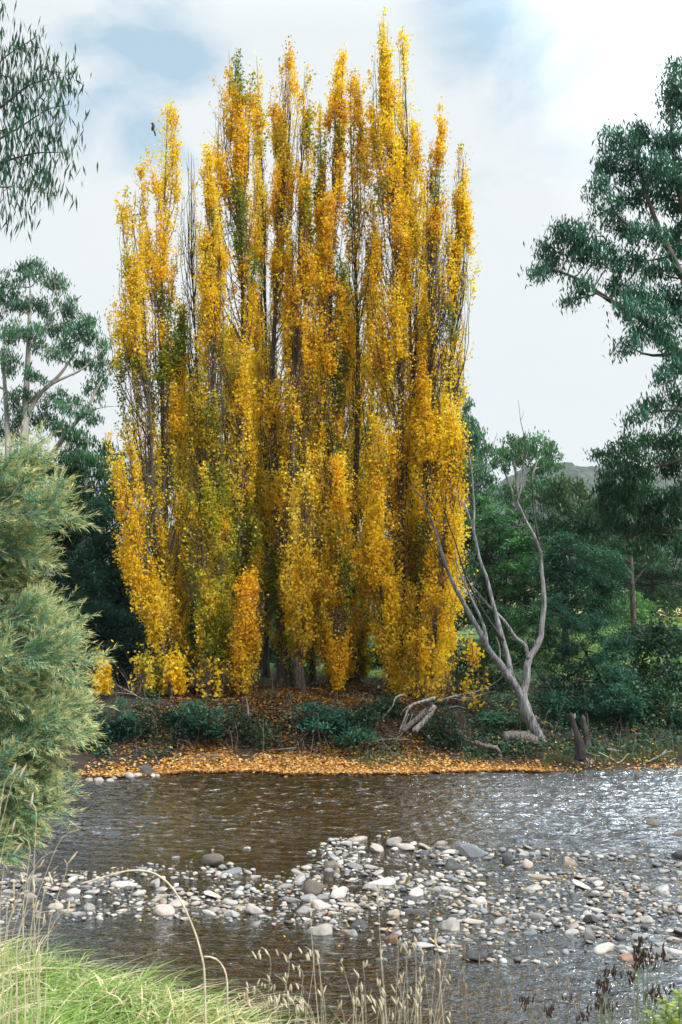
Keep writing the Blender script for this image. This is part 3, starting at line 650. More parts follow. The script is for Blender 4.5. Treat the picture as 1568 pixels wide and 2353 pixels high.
# right: great gum reaching in from the edge
clump_tree('gum_tree', 'huge dark green gum tree reaching in from the right edge over the river', 20.0,
    [([(1745, 1720), (1730, 1400), (1700, 1100), (1650, 800), (1600, 560), (1580, 330), (1570, 180)], .42, .06),
     ([(1690, 1020), (1610, 860), (1540, 790), (1480, 735), (1400, 690), (1330, 640), (1260, 615), (1225, 620)], .13, .012),
     ([(1620, 700), (1570, 640), (1530, 560), (1500, 490), (1470, 400), (1450, 330)], .09, .015),
     ([(1570, 640), (1520, 545), (1460, 530), (1420, 500), (1390, 440)], .05, .012),
     ([(1600, 560), (1560, 450), (1545, 340), (1540, 230)], .07, .015),
     ([(1690, 1050), (1620, 960), (1550, 940), (1480, 950)], .07, .012)],
    [(1550, 190, 32, 42), (1535, 235, 26, 30), (1572, 150, 20, 24), (1580, 240, 30, 40),
     (1430, 320, 42, 26), (1490, 318, 46, 28), (1545, 320, 40, 36), (1400, 372, 36, 36), (1455, 385, 48, 36), (1520, 385, 50, 40), (1585, 380, 40, 60),
     (1385, 440, 26, 34), (1400, 490, 34, 24), (1465, 455, 40, 30), (1530, 460, 42, 36), (1440, 530, 34, 22), (1500, 535, 36, 30), (1560, 530, 40, 50),
     (1290, 535, 34, 24), (1340, 530, 28, 22), (1262, 572, 30, 24), (1310, 575, 34, 24), (1235, 625, 24, 16), (1275, 612, 26, 18), (1350, 590, 30, 26), (1330, 650, 34, 20),
     (1400, 600, 34, 24), (1385, 560, 26, 14), (1420, 655, 36, 24), (1310, 685, 20, 14), (1460, 600, 30, 26), (1520, 625, 36, 30), (1480, 670, 40, 26), (1440, 710, 34, 22), (1500, 720, 36, 24), (1560, 690, 36, 60),
     (1440, 785, 28, 20), (1475, 765, 28, 20), (1540, 770, 34, 30), (1560, 830, 30, 34), (1530, 860, 26, 20),
     (1540, 905, 30, 18), (1500, 930, 34, 16), (1465, 950, 28, 14), (1560, 960, 34, 24), (1600, 900, 40, 60)],
    cols=((.016, .060, .045), (.062, .155, .112)), leaf=(.125, .030), dens=1.1, grow=1.3, depth=1.0, seed=3, bark='brown_bark', twig_r=.006)
clump_tree('gum_tree', 'dark gum tree low at the right edge with brown sideways limbs', 23.5,
    [([(1760, 1640), (1750, 1480), (1720, 1300), (1690, 1150), (1650, 1000)], .3, .06),
     ([(1720, 1260), (1640, 1225), (1568, 1218), (1500, 1210), (1460, 1195)], .06, .01),
     ([(1640, 1225), (1560, 1232), (1480, 1225), (1420, 1238), (1370, 1232)], .04, .007),
     ([(1700, 1330), (1620, 1350), (1560, 1345), (1500, 1335)], .04, .007), ([(1650, 1000), (1560, 1060), (1480, 1080), (1420, 1060)], .06, .01)],
    [(1395, 1045, 26, 26), (1440, 1012, 32, 24), (1490, 1010, 34, 24), (1545, 1000, 34, 34), (1420, 1085, 38, 30), (1480, 1075, 42, 34), (1545, 1070, 42, 40),
     (1400, 1130, 34, 30), (1455, 1145, 44, 32), (1520, 1145, 44, 38), (1570, 1150, 40, 50), (1400, 1180, 34, 24), (1450, 1205, 36, 24), (1520, 1215, 42, 30), (1565, 1260, 30, 50), (1480, 1250, 28, 20)],
    cols=((.008, .036, .020), (.036, .092, .044)), leaf=(.13, .032), dens=1.2, grow=1.3, depth=1.0, seed=4, bark='brown_bark')
# middle distance right
clump_tree('gum_tree', 'tall soft green gum rising behind the right side of the poplars', 56,
    [([(1060, 1420), (1075, 1200), (1065, 1000), (1050, 870)], .35, .05)],
    [(1040, 880, 20, 32), (1055, 915, 24, 30), (1040, 960, 30, 34), (1075, 965, 26, 30), (1095, 1000, 26, 26), (1060, 1020, 34, 34), (1105, 1045, 28, 28), (1075, 1080, 40, 34), (1110, 1110, 30, 40), (1060, 1140, 40, 40), (1020, 1000, 30, 60)],
    cols=((.04, .085, .055), (.11, .18, .115)), leaf=(.26, .085), dens=1.0, depth=2.2, seed=5, twig_r=.02, grow=1.4)
clump_tree('gum_tree', 'round topped green gum with pale stems behind the dead tree', 62,
    [([(1200, 1400), (1198, 1230), (1190, 1120), (1180, 1050)], .3, .06), ([(1198, 1200), (1215, 1120), (1235, 1060)], .15, .04), ([(1195, 1180), (1170, 1110), (1150, 1060)], .12, .04), ([(1198,1160),(1202,1090),(1205,1040)], .12,.04)],
    [(1190, 1018, 34, 18), (1230, 1022, 34, 20), (1165, 1035, 24, 18), (1258, 1045, 24, 22), (1205, 1045, 40, 18), (1150, 1060, 20, 20), (1268, 1070, 16, 18), (1240, 1075, 26, 16), (1175, 1140, 40, 30), (1230, 1135, 34, 30), (1265, 1120, 26, 26)],
    cols=((.035, .085, .040), (.10, .19, .085)), leaf=(.26, .085), dens=.95, depth=2.4, seed=6, twig_r=.02, grow=1.4)
clump_tree('gum_tree', 'brownish green gum right of the round topped one below the far hill', 58,
    [([(1300, 1400), (1295, 1250), (1290, 1150)], .32, .08), ([(1296, 1230), (1320, 1180), (1345, 1150)], .14, .04), ([(1296, 1240), (1270, 1180)], .12, .04)],
    [(1285, 1115, 26, 18), (1318, 1128, 30, 20), (1350, 1145, 30, 20), (1270, 1140, 26, 24), (1300, 1160, 38, 26), (1345, 1180, 40, 28), (1280, 1200, 40, 34), (1330, 1225, 44, 34), (1380, 1200, 34, 34), (1390, 1250, 34, 40)],
    cols=((.035, .058, .026), (.095, .125, .055)), leaf=(.26, .085), dens=1.0, depth=2.2, seed=7, twig_r=.02, grow=1.4, bark='dark_bark')
clump_tree('wattle_tree', 'fresh green feathery wattle just behind the dead tree', 40,
    [([(1130, 1500), (1125, 1350), (1115, 1200)], .16, .04), ([(1125, 1400), (1165, 1300), (1180, 1220)], .09, .03)],
    [(1100, 1160, 26, 26), (1130, 1190, 34, 30), (1095, 1215, 30, 34), (1150, 1235, 40, 36), (1190, 1210, 30, 30), (1215, 1255, 36, 34), (1105, 1280, 44, 40), (1165, 1300, 48, 40), (1230, 1310, 40, 40), (1110, 1350, 46, 40), (1175, 1365, 50, 40), (1235, 1370, 36, 34), (1080, 1400, 34, 30), (1130, 1420, 40, 26), (1060, 1250, 30, 60)],
    kind='feather', cols=((.025, .068, .030), (.085, .17, .070)), leaf=(.20, .045), dens=1.0, depth=1.8, bark='dark_bark', seed=8, twig_r=.012, grow=1.4)
clump_tree('wattle_tree', 'dark teal wattle behind the right stem of the dead tree', 37,
    [([(1300, 1500), (1298, 1350), (1290, 1260)], .16, .04)],
    [(1270, 1255, 34, 30), (1310, 1270, 40, 34), (1350, 1300, 40, 34), (1275, 1310, 40, 38), (1325, 1345, 48, 40), (1380, 1350, 40, 36), (1270, 1370, 36, 34), (1300, 1410, 44, 30), (1360, 1400, 40, 30), (1400, 1300, 36, 40)],
    kind='feather', cols=((.014, .042, .034), (.050, .11, .075)), leaf=(.19, .045), dens=1.0, depth=1.6, bark='dark_bark', seed=9, twig_r=.012, grow=1.4)
clump_tree('slender_tree', 'slender tree with a straight brown trunk standing in the meadow at right', 46,
    [([(1458, 1436), (1452, 1330), (1448, 1240), (1440, 1150)], .16, .05), ([(1449, 1260), (1470, 1200), (1490, 1160)], .08, .03), ([(1452, 1345), (1475, 1315), (1500, 1290)], .05, .02)],
    [(1430, 1150, 40, 34), (1485, 1160, 38, 34), (1410, 1190, 34, 24), (1455, 1130, 40, 26), (1500, 1280, 30, 20), (1425, 1270, 24, 18), (1520, 1200, 34, 30)],
    cols=((.030, .065, .035), (.085, .14, .075)), leaf=(.2, .06), dens=.8, depth=1.6, bark='brown_bark', seed=10, twig_r=.015, grow=1.4)
clump_tree('wattle_tree', 'wide dark wattle filling the gap behind the dead tree', 44,
    [([(1160, 1500), (1160, 1350), (1165, 1250)], .16, .05)],
    [(1075 + 46 * i_ + 20 * (j_ % 2), 1200 + 50 * j_, 36, 32) for i_ in range(8) for j_ in range(5) if not (j_ == 4 and i_ == 0)],
    kind='feather', cols=((.010, .036, .022), (.040, .092, .050)), leaf=(.2, .055), dens=.9, depth=1.6, bark='dark_bark', seed=19, grow=1.25, twig_r=.012)
clump_tree('wattle_tree', 'wide dim tree far back under the sideways limbs at right', 74,
    [([(1500, 1440), (1500, 1350), (1500, 1280)], .25, .08)],
    [(1380 + 44 * i_ + 20 * (j_ % 2), 1230 + 46 * j_, 34, 30) for i_ in range(6) for j_ in range(4)],
    kind='feather', cols=((.016, .048, .030), (.06, .13, .07)), leaf=(.34, .1), dens=.9, depth=2.5, bark='dark_bark', seed=20, grow=1.3, twig_r=.02)
for k, (lab, px, py, rx, ry, Yd, cols) in enumerate((
        ('pale green bush standing in the bright meadow strip', 1400, 1395, 46, 34, 62, MID),
        ('bright green bush left of the slender trunk in the meadow', 1462, 1400, 40, 30, 66, ((.06, .12, .04), (.15, .24, .08))),
        ('green bush at the far side of the meadow, right edge', 1540, 1370, 46, 44, 82, MID),
        ('greyish green bush below the brown sideways limbs', 1500, 1330, 46, 40, 84, ((.05, .09, .06), (.12, .18, .12))),
        ('dark bush far back under the sideways limbs', 1400, 1310, 56, 50, 80, DKG))):
    clump_tree('meadow_bush', lab, Yd, [([(px, 1432), (px, py + ry * .3)], .12, .05)],
               [(px - rx * .5, py, rx * .6, ry * .7), (px + rx * .45, py + ry * .1, rx * .6, ry * .7), (px, py - ry * .4, rx * .6, ry * .6), (px, py + ry * .45, rx * .9, ry * .5)],
               kind='broad', cols=cols, leaf=(.24, .12), dens=1.0, depth=2.0, bark='dark_bark', seed=60 + k, twig_r=.02, grow=1.5, cat='bush', group='bushes on the meadow behind the far bank')
for k, (lab, cl, Yd, cols, kd) in enumerate((
        ('blue green feathery wattle bush filling the bank right of the dead tree', [(1275, 1395, 32, 26), (1265, 1450, 34, 34), (1320, 1430, 40, 30), (1375, 1440, 40, 30), (1290, 1500, 44, 36), (1350, 1495, 46, 36), (1410, 1480, 38, 34), (1300, 1560, 46, 36), (1370, 1560, 50, 40), (1425, 1545, 40, 40)], 25.6, ((.014, .048, .042), (.070, .155, .120)), 'feather'),
        ('dark low bush behind the grey stumps with drooping sprays', [(1290, 1620, 44, 30), (1350, 1620, 50, 34), (1410, 1610, 44, 36), (1380, 1665, 50, 30), (1430, 1670, 36, 28), (1300, 1660, 34, 20)], 24.4, ((.010, .034, .028), (.048, .12, .085)), 'feather'),
        ('dark tangled bush at the right edge of the far bank', [(1470, 1480, 40, 34), (1520, 1470, 44, 34), (1570, 1480, 40, 40), (1480, 1540, 44, 38), (1540, 1540, 48, 40), (1590, 1560, 40, 50)], 26.4, ((.012, .032, .022), (.055, .095, .055)), 'broad'),
        ('leafy bramble bush with a few orange leaves at the right edge', [(1470, 1600, 36, 34), (1520, 1610, 44, 38), (1575, 1620, 40, 44), (1480, 1655, 40, 28), (1540, 1665, 44, 26)], 25.0, ((.014, .040, .022), (.060, .12, .055)), 'broad'),
        ('mid green wattle bush behind the trunk of the dead tree', [(1150, 1430, 40, 34), (1200, 1440, 44, 36), (1245, 1430, 34, 34), (1170, 1490, 46, 34), (1225, 1500, 40, 34), (1190, 1545, 46, 30), (1240, 1560, 34, 30)], 31, ((.010, .036, .018), (.040, .095, .045)), 'feather'),
        ('dark bush behind the bright green patch of meadow', [(1045, 1400, 40, 30), (1090, 1410, 40, 28), (1130, 1450, 30, 30), (1025, 1430, 30, 20)], 47, ((.012, .036, .020), (.045, .095, .045)), 'broad'),
        ('low dark bush right of the green patch of meadow', [(1120, 1500, 36, 26), (1150, 1520, 34, 30), (1105, 1535, 30, 20)], 33, ((.010, .034, .016), (.04, .09, .04)), 'broad'),
        ('dark bush at the foot of the slender meadow tree', [(1440, 1470, 40, 26), (1500, 1460, 46, 24), (1560, 1465, 40, 26)], 34, ((.014, .036, .020), (.05, .10, .05)), 'broad'),
        ('dark green shrub between the clump foot and the dead tree', [(1060, 1520, 34, 34), (1110, 1540, 40, 40), (1150, 1570, 34, 30), (1075, 1575, 36, 30), (1120, 1600, 40, 24)], 26.2, ((.012, .038, .020), (.045, .095, .045)), 'broad'),
        )):
    px = cl[0][0]; 
    clump_tree('bank_bush', lab, Yd, [([(cl[-1][0], cl[-1][1] + 20), (np.mean([c_[0] for c_ in cl]), np.mean([c_[1] for c_ in cl]))], .06, .02)], cl,
               kind=kd, cols=cols, leaf=(.12, .030) if kd == 'feather' else (.095, .06), dens=1.25 if kd == 'feather' else 1.1, depth=.9, bark='dark_bark', seed=70 + k, grow=1.3, cat='bush', group='bushes on the far bank')

# left: grey gum, far trees, dark wattles
clump_tree('gum_tree', 'grey green gum with pale bare limbs against the sky at left', 38,
    [([(50, 1420), (55, 1080), (58, 950), (66, 800), (70, 660)], .3, .05), ([(20, 1150), (18, 1000), (10, 860), (4, 800)], .16, .05), ([(57, 960), (95, 900), (140, 860), (180, 800)], .11, .03),
     ([(60, 930), (120, 880), (190, 850), (240, 800)], .08, .02), ([(110, 1060), (150, 1000), (200, 940), (235, 870)], .13, .03), ([(66, 800), (110, 740), (130, 690)], .07, .02), ([(200, 945), (240, 935), (280, 932)], .03, .008), ([(58, 950), (20, 900), (-20, 880)], .08, .03)],
    [(60, 612, 28, 16), (95, 628, 34, 18), (25, 655, 26, 26), (125, 650, 28, 20), (0, 690, 26, 30), (45, 700, 24, 20), (90, 705, 30, 22), (160, 705, 32, 18), (200, 735, 32, 20), (130, 745, 32, 24), (30, 760, 30, 26),
     (75, 775, 26, 22), (225, 775, 26, 22), (175, 785, 34, 22), (120, 805, 32, 18), (10, 830, 24, 28), (240, 830, 20, 26), (200, 830, 26, 18), (75, 860, 26, 16), (225, 890, 22, 26), (120, 915, 36, 20), (165, 930, 30, 20), (45, 920, 26, 26), (90, 960, 40, 22), (20, 985, 34, 30), (150, 985, 36, 22), (205, 950, 22, 20)],
    cols=((.035, .080, .050), (.10, .175, .11)), leaf=(.19, .045), dens=.85, grow=1.4, depth=1.6, seed=11, twig_r=.010, droop=1.2)
clump_tree('gum_tree', 'drooping gum behind the left edge of the poplars', 35,
    [([(185, 1420), (190, 1200), (200, 1060)], .2, .06)],
    [(200, 1010, 36, 18), (160, 1035, 34, 22), (240, 1045, 22, 24), (200, 1060, 40, 26), (150, 1080, 34, 26), (240, 1095, 26, 26), (190, 1115, 44, 26), (255, 1140, 20, 24), (150, 1130, 34, 24), (210, 1160, 40, 26), (275, 1060, 16, 30)],
    cols=((.018, .055, .030), (.065, .13, .065)), leaf=(.18, .045), dens=1.05, grow=1.35, depth=1.4, seed=12, twig_r=.010, droop=1.6)
clump_tree('wattle_tree', 'olive tinged dark tree just behind the feathery wattle at left', 33,
    [([(165, 1500), (165, 1300), (160, 1200)], .14, .05)],
    [(130, 1160, 36, 30), (180, 1185, 36, 30), (150, 1215, 40, 34), (210, 1230, 30, 30), (120, 1260, 40, 34), (170, 1280, 40, 36), (100, 1200, 40, 40)],
    kind='feather', cols=((.022, .045, .018), (.065, .105, .035)), leaf=(.17, .05), dens=1.1, depth=1.3, bark='dark_bark', seed=13, grow=1.6)
clump_tree('wattle_tree', 'blue green wattle tree left of the poplar clump', 30.5,
    [([(330, 1600), (315, 1500), (290, 1380), (270, 1250)], .10, .03), ([(290, 1380), (240, 1300), (215, 1250)], .05, .02)],
    [(262, 1150, 26, 30), (235, 1185, 30, 30), (275, 1200, 30, 34), (215, 1235, 34, 30), (262, 1255, 36, 34), (190, 1290, 36, 30), (240, 1310, 40, 34), (285, 1320, 30, 34), (160, 1340, 40, 32), (215, 1365, 44, 34), (270, 1380, 36, 34)],
    kind='feather', cols=((.014, .048, .042), (.065, .145, .115)), leaf=(.16, .036), dens=1.15, depth=1.3, bark='dark_bark', seed=14, grow=1.6)
clump_tree('wattle_tree', 'shaded dark teal wattle low at left behind the feathery one', 28.5,
    [([(180, 1600), (170, 1500), (150, 1420)], .09, .03), ([(175, 1540), (225, 1470), (260, 1430)], .05, .02)],
    [(120, 1390, 44, 30), (170, 1420, 46, 34), (230, 1430, 44, 34), (290, 1440, 36, 36), (140, 1470, 50, 34), (200, 1490, 50, 34), (265, 1500, 46, 36), (320, 1500, 30, 34), (170, 1540, 50, 30), (240, 1555, 50, 30), (300, 1560, 40, 26), (90, 1540, 50, 50)],
    kind='feather', cols=((.010, .034, .030), (.036, .085, .070)), leaf=(.15, .036), dens=1.1, depth=1.2, bark='dark_bark', seed=15, grow=1.6)
clump_tree('wattle_tree', 'dark dense tree filling the gap between the left wattles and the poplars', 36,
    [([(260, 1560), (262, 1400), (258, 1280)], .14, .05)],
    [(150 + 44 * i_ + 20 * (j_ % 2), 1150 + 58 * j_, 40, 40) for i_ in range(5) for j_ in range(8) if not (j_ < 2 and i_ > 2)],
    kind='feather', cols=((.008, .030, .022), (.032, .075, .055)), leaf=(.18, .05), dens=.9, depth=1.5, bark='dark_bark', seed=17, grow=1.3)
clump_tree('wattle_tree', 'dark dense tree at the left edge behind the feathery wattle', 34,
    [([(40, 1560), (42, 1400), (38, 1280)], .14, .05)],
    [(-30 + 48 * i_ + 20 * (j_ % 2), 1090 + 60 * j_, 42, 42) for i_ in range(5) for j_ in range(8)],
    kind='feather', cols=((.010, .030, .020), (.036, .078, .045)), leaf=(.18, .05), dens=.8, depth=1.5, bark='dark_bark', seed=18, grow=1.3)
for k, (lab, px, py, rx, ry, Yd, cols) in enumerate((
        ('dark gum glimpsed through the left third of the poplar clump', 440, 1080, 80, 190, 44, TEAL),
        ('grey green gum glimpsed behind the wide tall poplar', 575, 1100, 80, 200, 50, MID),
        ('dark gum glimpsed behind the middle of the poplar clump', 710, 1120, 80, 190, 46, DKG),
        ('green gum glimpsed right of the middle behind the poplars', 850, 1110, 80, 200, 52, MID),
        ('shaded gum glimpsed behind the tallest poplar', 970, 1180, 70, 170, 44, DKG),
        ('distant gum low behind the left edge of the clump', 330, 1150, 60, 120, 48, MID),)):
    cl = [(px + rx * math.cos(a_) * rr_, py + ry * math.sin(a_) * rr_, rx * .5, ry * .28) for a_, rr_ in zip(rng.random(14) * 6.28, rng.uniform(.2, .8, 14))] + [(px, 1350, rx * .9, 60), (px, 1430, rx, 40)]
    clump_tree('gum_tree', lab, Yd, [([(px, 1480), (px, py)], .25, .08)], cl, cols=cols, leaf=(.24, .08), dens=.6, depth=2.0, seed=80 + k, twig_r=.016, grow=1.2)
for k, (lab, cl, Yd, cols, kd, lf) in enumerate((
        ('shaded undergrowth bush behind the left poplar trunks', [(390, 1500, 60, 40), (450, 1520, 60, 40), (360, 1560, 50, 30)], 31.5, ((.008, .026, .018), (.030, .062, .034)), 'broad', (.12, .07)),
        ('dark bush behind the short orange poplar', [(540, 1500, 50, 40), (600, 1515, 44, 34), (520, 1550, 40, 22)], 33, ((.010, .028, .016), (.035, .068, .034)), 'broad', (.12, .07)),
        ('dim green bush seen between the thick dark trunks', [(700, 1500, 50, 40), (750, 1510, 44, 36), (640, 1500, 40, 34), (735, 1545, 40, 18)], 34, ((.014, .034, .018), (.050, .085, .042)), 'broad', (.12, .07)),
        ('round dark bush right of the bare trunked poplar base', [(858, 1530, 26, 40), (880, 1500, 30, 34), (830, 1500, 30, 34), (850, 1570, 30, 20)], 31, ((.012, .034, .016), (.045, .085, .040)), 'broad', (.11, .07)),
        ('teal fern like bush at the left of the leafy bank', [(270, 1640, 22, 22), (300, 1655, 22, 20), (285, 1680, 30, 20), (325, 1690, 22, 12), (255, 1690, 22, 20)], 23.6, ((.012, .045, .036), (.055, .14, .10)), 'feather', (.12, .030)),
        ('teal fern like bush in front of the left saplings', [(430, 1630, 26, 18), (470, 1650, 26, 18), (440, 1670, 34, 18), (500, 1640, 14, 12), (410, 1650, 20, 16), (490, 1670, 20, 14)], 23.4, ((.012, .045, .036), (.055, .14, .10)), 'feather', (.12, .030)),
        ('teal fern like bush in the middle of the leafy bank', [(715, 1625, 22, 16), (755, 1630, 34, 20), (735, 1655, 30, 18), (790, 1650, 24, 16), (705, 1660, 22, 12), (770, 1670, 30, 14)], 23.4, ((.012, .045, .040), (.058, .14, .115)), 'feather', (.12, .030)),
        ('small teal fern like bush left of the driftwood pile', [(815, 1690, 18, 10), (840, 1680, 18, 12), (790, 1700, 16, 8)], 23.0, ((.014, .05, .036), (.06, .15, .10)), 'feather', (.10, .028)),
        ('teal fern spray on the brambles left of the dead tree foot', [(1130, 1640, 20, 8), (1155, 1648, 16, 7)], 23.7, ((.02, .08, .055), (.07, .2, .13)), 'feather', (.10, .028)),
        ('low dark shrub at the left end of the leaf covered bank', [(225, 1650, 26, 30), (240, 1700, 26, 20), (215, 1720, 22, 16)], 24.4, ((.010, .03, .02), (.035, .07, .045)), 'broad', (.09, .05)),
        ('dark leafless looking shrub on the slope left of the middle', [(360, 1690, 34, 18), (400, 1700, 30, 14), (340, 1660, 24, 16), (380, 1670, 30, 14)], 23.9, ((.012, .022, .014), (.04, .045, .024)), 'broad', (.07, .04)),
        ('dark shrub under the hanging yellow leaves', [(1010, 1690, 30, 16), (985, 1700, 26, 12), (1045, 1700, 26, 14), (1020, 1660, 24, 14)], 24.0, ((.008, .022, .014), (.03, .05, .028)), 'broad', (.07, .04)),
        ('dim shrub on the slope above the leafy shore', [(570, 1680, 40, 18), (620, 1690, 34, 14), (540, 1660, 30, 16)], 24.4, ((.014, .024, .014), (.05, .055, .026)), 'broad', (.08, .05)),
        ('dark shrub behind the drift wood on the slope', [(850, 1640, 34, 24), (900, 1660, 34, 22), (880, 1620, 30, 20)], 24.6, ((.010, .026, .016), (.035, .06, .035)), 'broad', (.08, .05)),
        )):
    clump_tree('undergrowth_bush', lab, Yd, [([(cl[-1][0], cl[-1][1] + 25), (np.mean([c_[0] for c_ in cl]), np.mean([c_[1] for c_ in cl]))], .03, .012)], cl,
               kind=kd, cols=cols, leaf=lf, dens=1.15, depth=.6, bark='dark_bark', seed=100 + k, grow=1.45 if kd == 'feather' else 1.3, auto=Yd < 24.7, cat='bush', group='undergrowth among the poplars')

# top left: hanging gum branches close to the camera
TL = []
tl_spines = [([(-260, 330), (-120, 300), (0, 250), (70, 190), (130, 180)], .03, .004), ([(-260, 330), (-140, 400), (-20, 380), (80, 350), (140, 350)], .025, .004), ([(-140, 300), (-60, 220), (10, 130), (60, 100), (90, 80)], .015, .003),
             ([(-20, 330), (50, 290), (110, 250), (160, 240)], .012, .003), ([(-100, 420), (-20, 430), (40, 430)], .014, .003), ([(-140, 300), (-60, 140), (-10, 60), (5, 20)], .012, .003)]
tl_cl = [(60, 110, 34, 34), (100, 110, 22, 28), (130, 165, 34, 26), (30, 175, 40, 34), (90, 190, 44, 34), (155, 195, 20, 30), (0, 230, 36, 40), (60, 245, 44, 36), (120, 250, 36, 34), (20, 300, 44, 40), (85, 310, 44, 36), (135, 320, 28, 36), (165, 350, 18, 24),
         (0, 370, 34, 36), (60, 375, 40, 34), (110, 390, 34, 30), (135, 445, 16, 20), (95, 420, 20, 24), (30, 430, 24, 26), (60, 480, 14, 34), (10, 500, 14, 34), (0, 20, 12, 20), (5, 100, 18, 24), (175, 170, 10, 16), (-40, 200, 40, 60), (-50, 330, 50, 60)]
tl_cl = [(a_ - 12, b_, c_, d_) for a_, b_, c_, d_ in tl_cl]
clump_tree('gum_tree', 'hanging gum branches with long thin leaves at the top left corner', 9.0, [([(-560, 2250), (-520, 1500), (-420, 800), (-260, 330)], .22, .05)] + tl_spines, tl_cl,
           cols=((.010, .038, .028), (.045, .10, .065)), leaf=(.135, .017), dens=.5, depth=.55, seed=16, bark='brown_bark', twig_r=.0022, droop=1.7, sub=16, grow=1.0)

# ------------------------------------------------------------------ feathery wattle on the near bank
def near_wattle():
    Yd = 7.0; O = np.array([-4.3, 7.2, float(height(-4.3, 7.2))])
    root = thing('wattle_tree', O, label='feathery wattle with khaki tips leaning in over the water at left, nearest the camera', cat='tree')
    lobes = [(20, 1080, 90, 60, 0), (90, 1070, 60, 50, 0), (60, 1150, 90, 60, -.2), (120, 1190, 40, 40, .1), (30, 1230, 90, 60, .1), (100, 1260, 46, 30, .1), (40, 1300, 60, 30, .1),
             (20, 1400, 80, 50, 0), (110, 1400, 60, 36, 0), (60, 1470, 90, 50, -.2), (150, 1460, 30, 26, .1), (120, 1530, 60, 50, .1), (180, 1510, 40, 30, .1), (40, 1560, 80, 60, -.2), (160, 1600, 60, 46, 0), (195, 1560, 30, 30, .1), (60, 1650, 90, 60, 0), (150, 1670, 60, 46, .1), (195, 1640, 30, 26, 0),
             (30, 1740, 80, 60, -.1), (120, 1750, 60, 50, 0), (40, 1830, 80, 60, 0), (120, 1830, 50, 46, .1), (20, 1910, 60, 50, 0), (80, 1900, 50, 40, .1), (-60, 1200, 80, 90, 0), (-60, 1500, 80, 120, 0), (-70, 1800, 80, 120, 0)]
    spine, sr = [], []; twg = []
    trunk = np.array([[0, 0, -.2], [.15, -.1, .9], [.35, -.15, 2.2], [.5, -.1, 3.4]])
    tv = [limb(trunk, .09, .03, 8, 24, .1)]; ts = resample(trunk, 24)
    C0, D0, T0 = [], [], []
    for (px, py, rx, ry, dy) in lobes:
        px = px - (78 if px > 60 else 36)
        c = P(px, py, Yd + dy) - O; s = Yd / F; a, b = rx * s * .82, ry * s * .66
        j = np.argmin(np.abs(ts[:, 2] - (c[2] - .45))); a0 = ts[j]
        mid = (a0 + c) / 2 + np.array([0, 0, -.1]); tt_ = np.linspace(0, 1, 7)[:, None]
        e = c + np.array([a * .5, 0, b * .25]); pth = (1 - tt_) ** 2 * a0 + 2 * tt_ * (1 - tt_) * mid + tt_ ** 2 * e
        spine.append(pth); sr.append(np.linspace(.015, .004, 7))
        for m_ in range(3):                      # boughs of the lobe, each fanning into side twigs
            e2 = c + np.array([a * rng.uniform(.2, 1.5), rng.normal(0, .16), b * rng.uniform(-.9, 1.0)]); s0 = pth[rng.integers(2, 5)]
            bm_ = (s0 + e2) / 2 + np.array([0, 0, -.05]) + rng.normal(0, .04, 3); bp_ = (1 - tt_) ** 2 * s0 + 2 * tt_ * (1 - tt_) * bm_ + tt_ ** 2 * e2
            spine.append(bp_); sr.append(np.linspace(.009, .0028, 7))
            bd = unit(e2 - s0); bl = np.linalg.norm(e2 - s0); nw = int(7 + 15 * bl)
            for w_ in range(nw):
                f_ = .25 + .75 * (w_ + rng.random()) / nw; i_ = min(int(f_ * 6), 5); base = bp_[i_] + (bp_[i_ + 1] - bp_[i_]) * (f_ * 6 - i_)
                if vn(base[0] * 5 + 40, base[2] * 6, 171) < .43: continue
                sdir = unit(np.cross(bd, rdir(1, (0, -1.2, 0), .7)[0])) * (1 if w_ % 2 else -1)
                td = unit(bd * 1.0 + sdir * rng.uniform(.35, .8) + np.array([.12, 0, .10])); tl_ = rng.uniform(.18, .42) * (1.15 - .55 * f_)
                twg.append(np.stack([base, base + td * tl_ * .5, base + td * tl_ + [0, 0, .015]]))
                ks = 8; t_ = np.linspace(.15, 1, ks); side = unit(np.cross(td, [0.1, -1, .2])) * np.where(np.arange(ks) % 2, 1, -1)[:, None]
                C0.append(base + td * (tl_ * t_)[:, None]); D0.append(unit(td + side * rng.uniform(.35, .75, (ks, 1)) + rng.normal(0, .12, (ks, 3)) + [.1, 0, .08])); T0.append(np.clip(.15 + .6 * t_ + .35 * f_ - .3 + rng.normal(0, .2, ks), 0, 1))
    v, q_ = join(tv); ob('trunk', mesh('trunk', v, q_, None, True), M['dead_wood'], root)
    C0 = np.concatenate(C0); D0 = np.concatenate(D0); n = len(C0)
    ln = rng.uniform(.07, .15, n)
    tipsC = C0 + D0 * ln[:, None]
    tw = np.stack([C0, C0 + D0 * ln[:, None] * .5, tipsC], 1); twg = np.array(twg)
    v, q_ = join([tubes(np.array(spine), np.array(sr), 6), tubes(tw, np.array([.0016, .0013, .0008])[None] * np.ones((n, 1)), 3), tubes(twg, np.array([.0034, .0026, .0016])[None] * np.ones((len(twg), 1)), 4)])
    ob('branches', mesh('branches', v, q_, None, True), M['wattle_twig'], root)
    # bud sprays (khaki) at the outer shoots and feathery leaflets
    def sprays(sel, per, lmin, lmax, wd, ang, c0, c1, droop, along):
        m = len(sel); k = m * per; i = np.repeat(sel, per); tpos = rng.uniform(*along, k)
        base = C0[i] + D0[i] * (ln[i] * tpos)[:, None]
        sd_ = unit(np.cross(D0[i], rdir(k))); ax = unit(D0[i] * math.cos(ang) + sd_ * math.sin(ang) + np.array([0, 0, -droop]))
        Lg = rng.uniform(lmin, lmax, k); side = unit(np.cross(ax, rdir(k)))
        cm = np.clip(rng.random(k) * .7 + .3 * (T0[i]), 0, 1)[:, None]
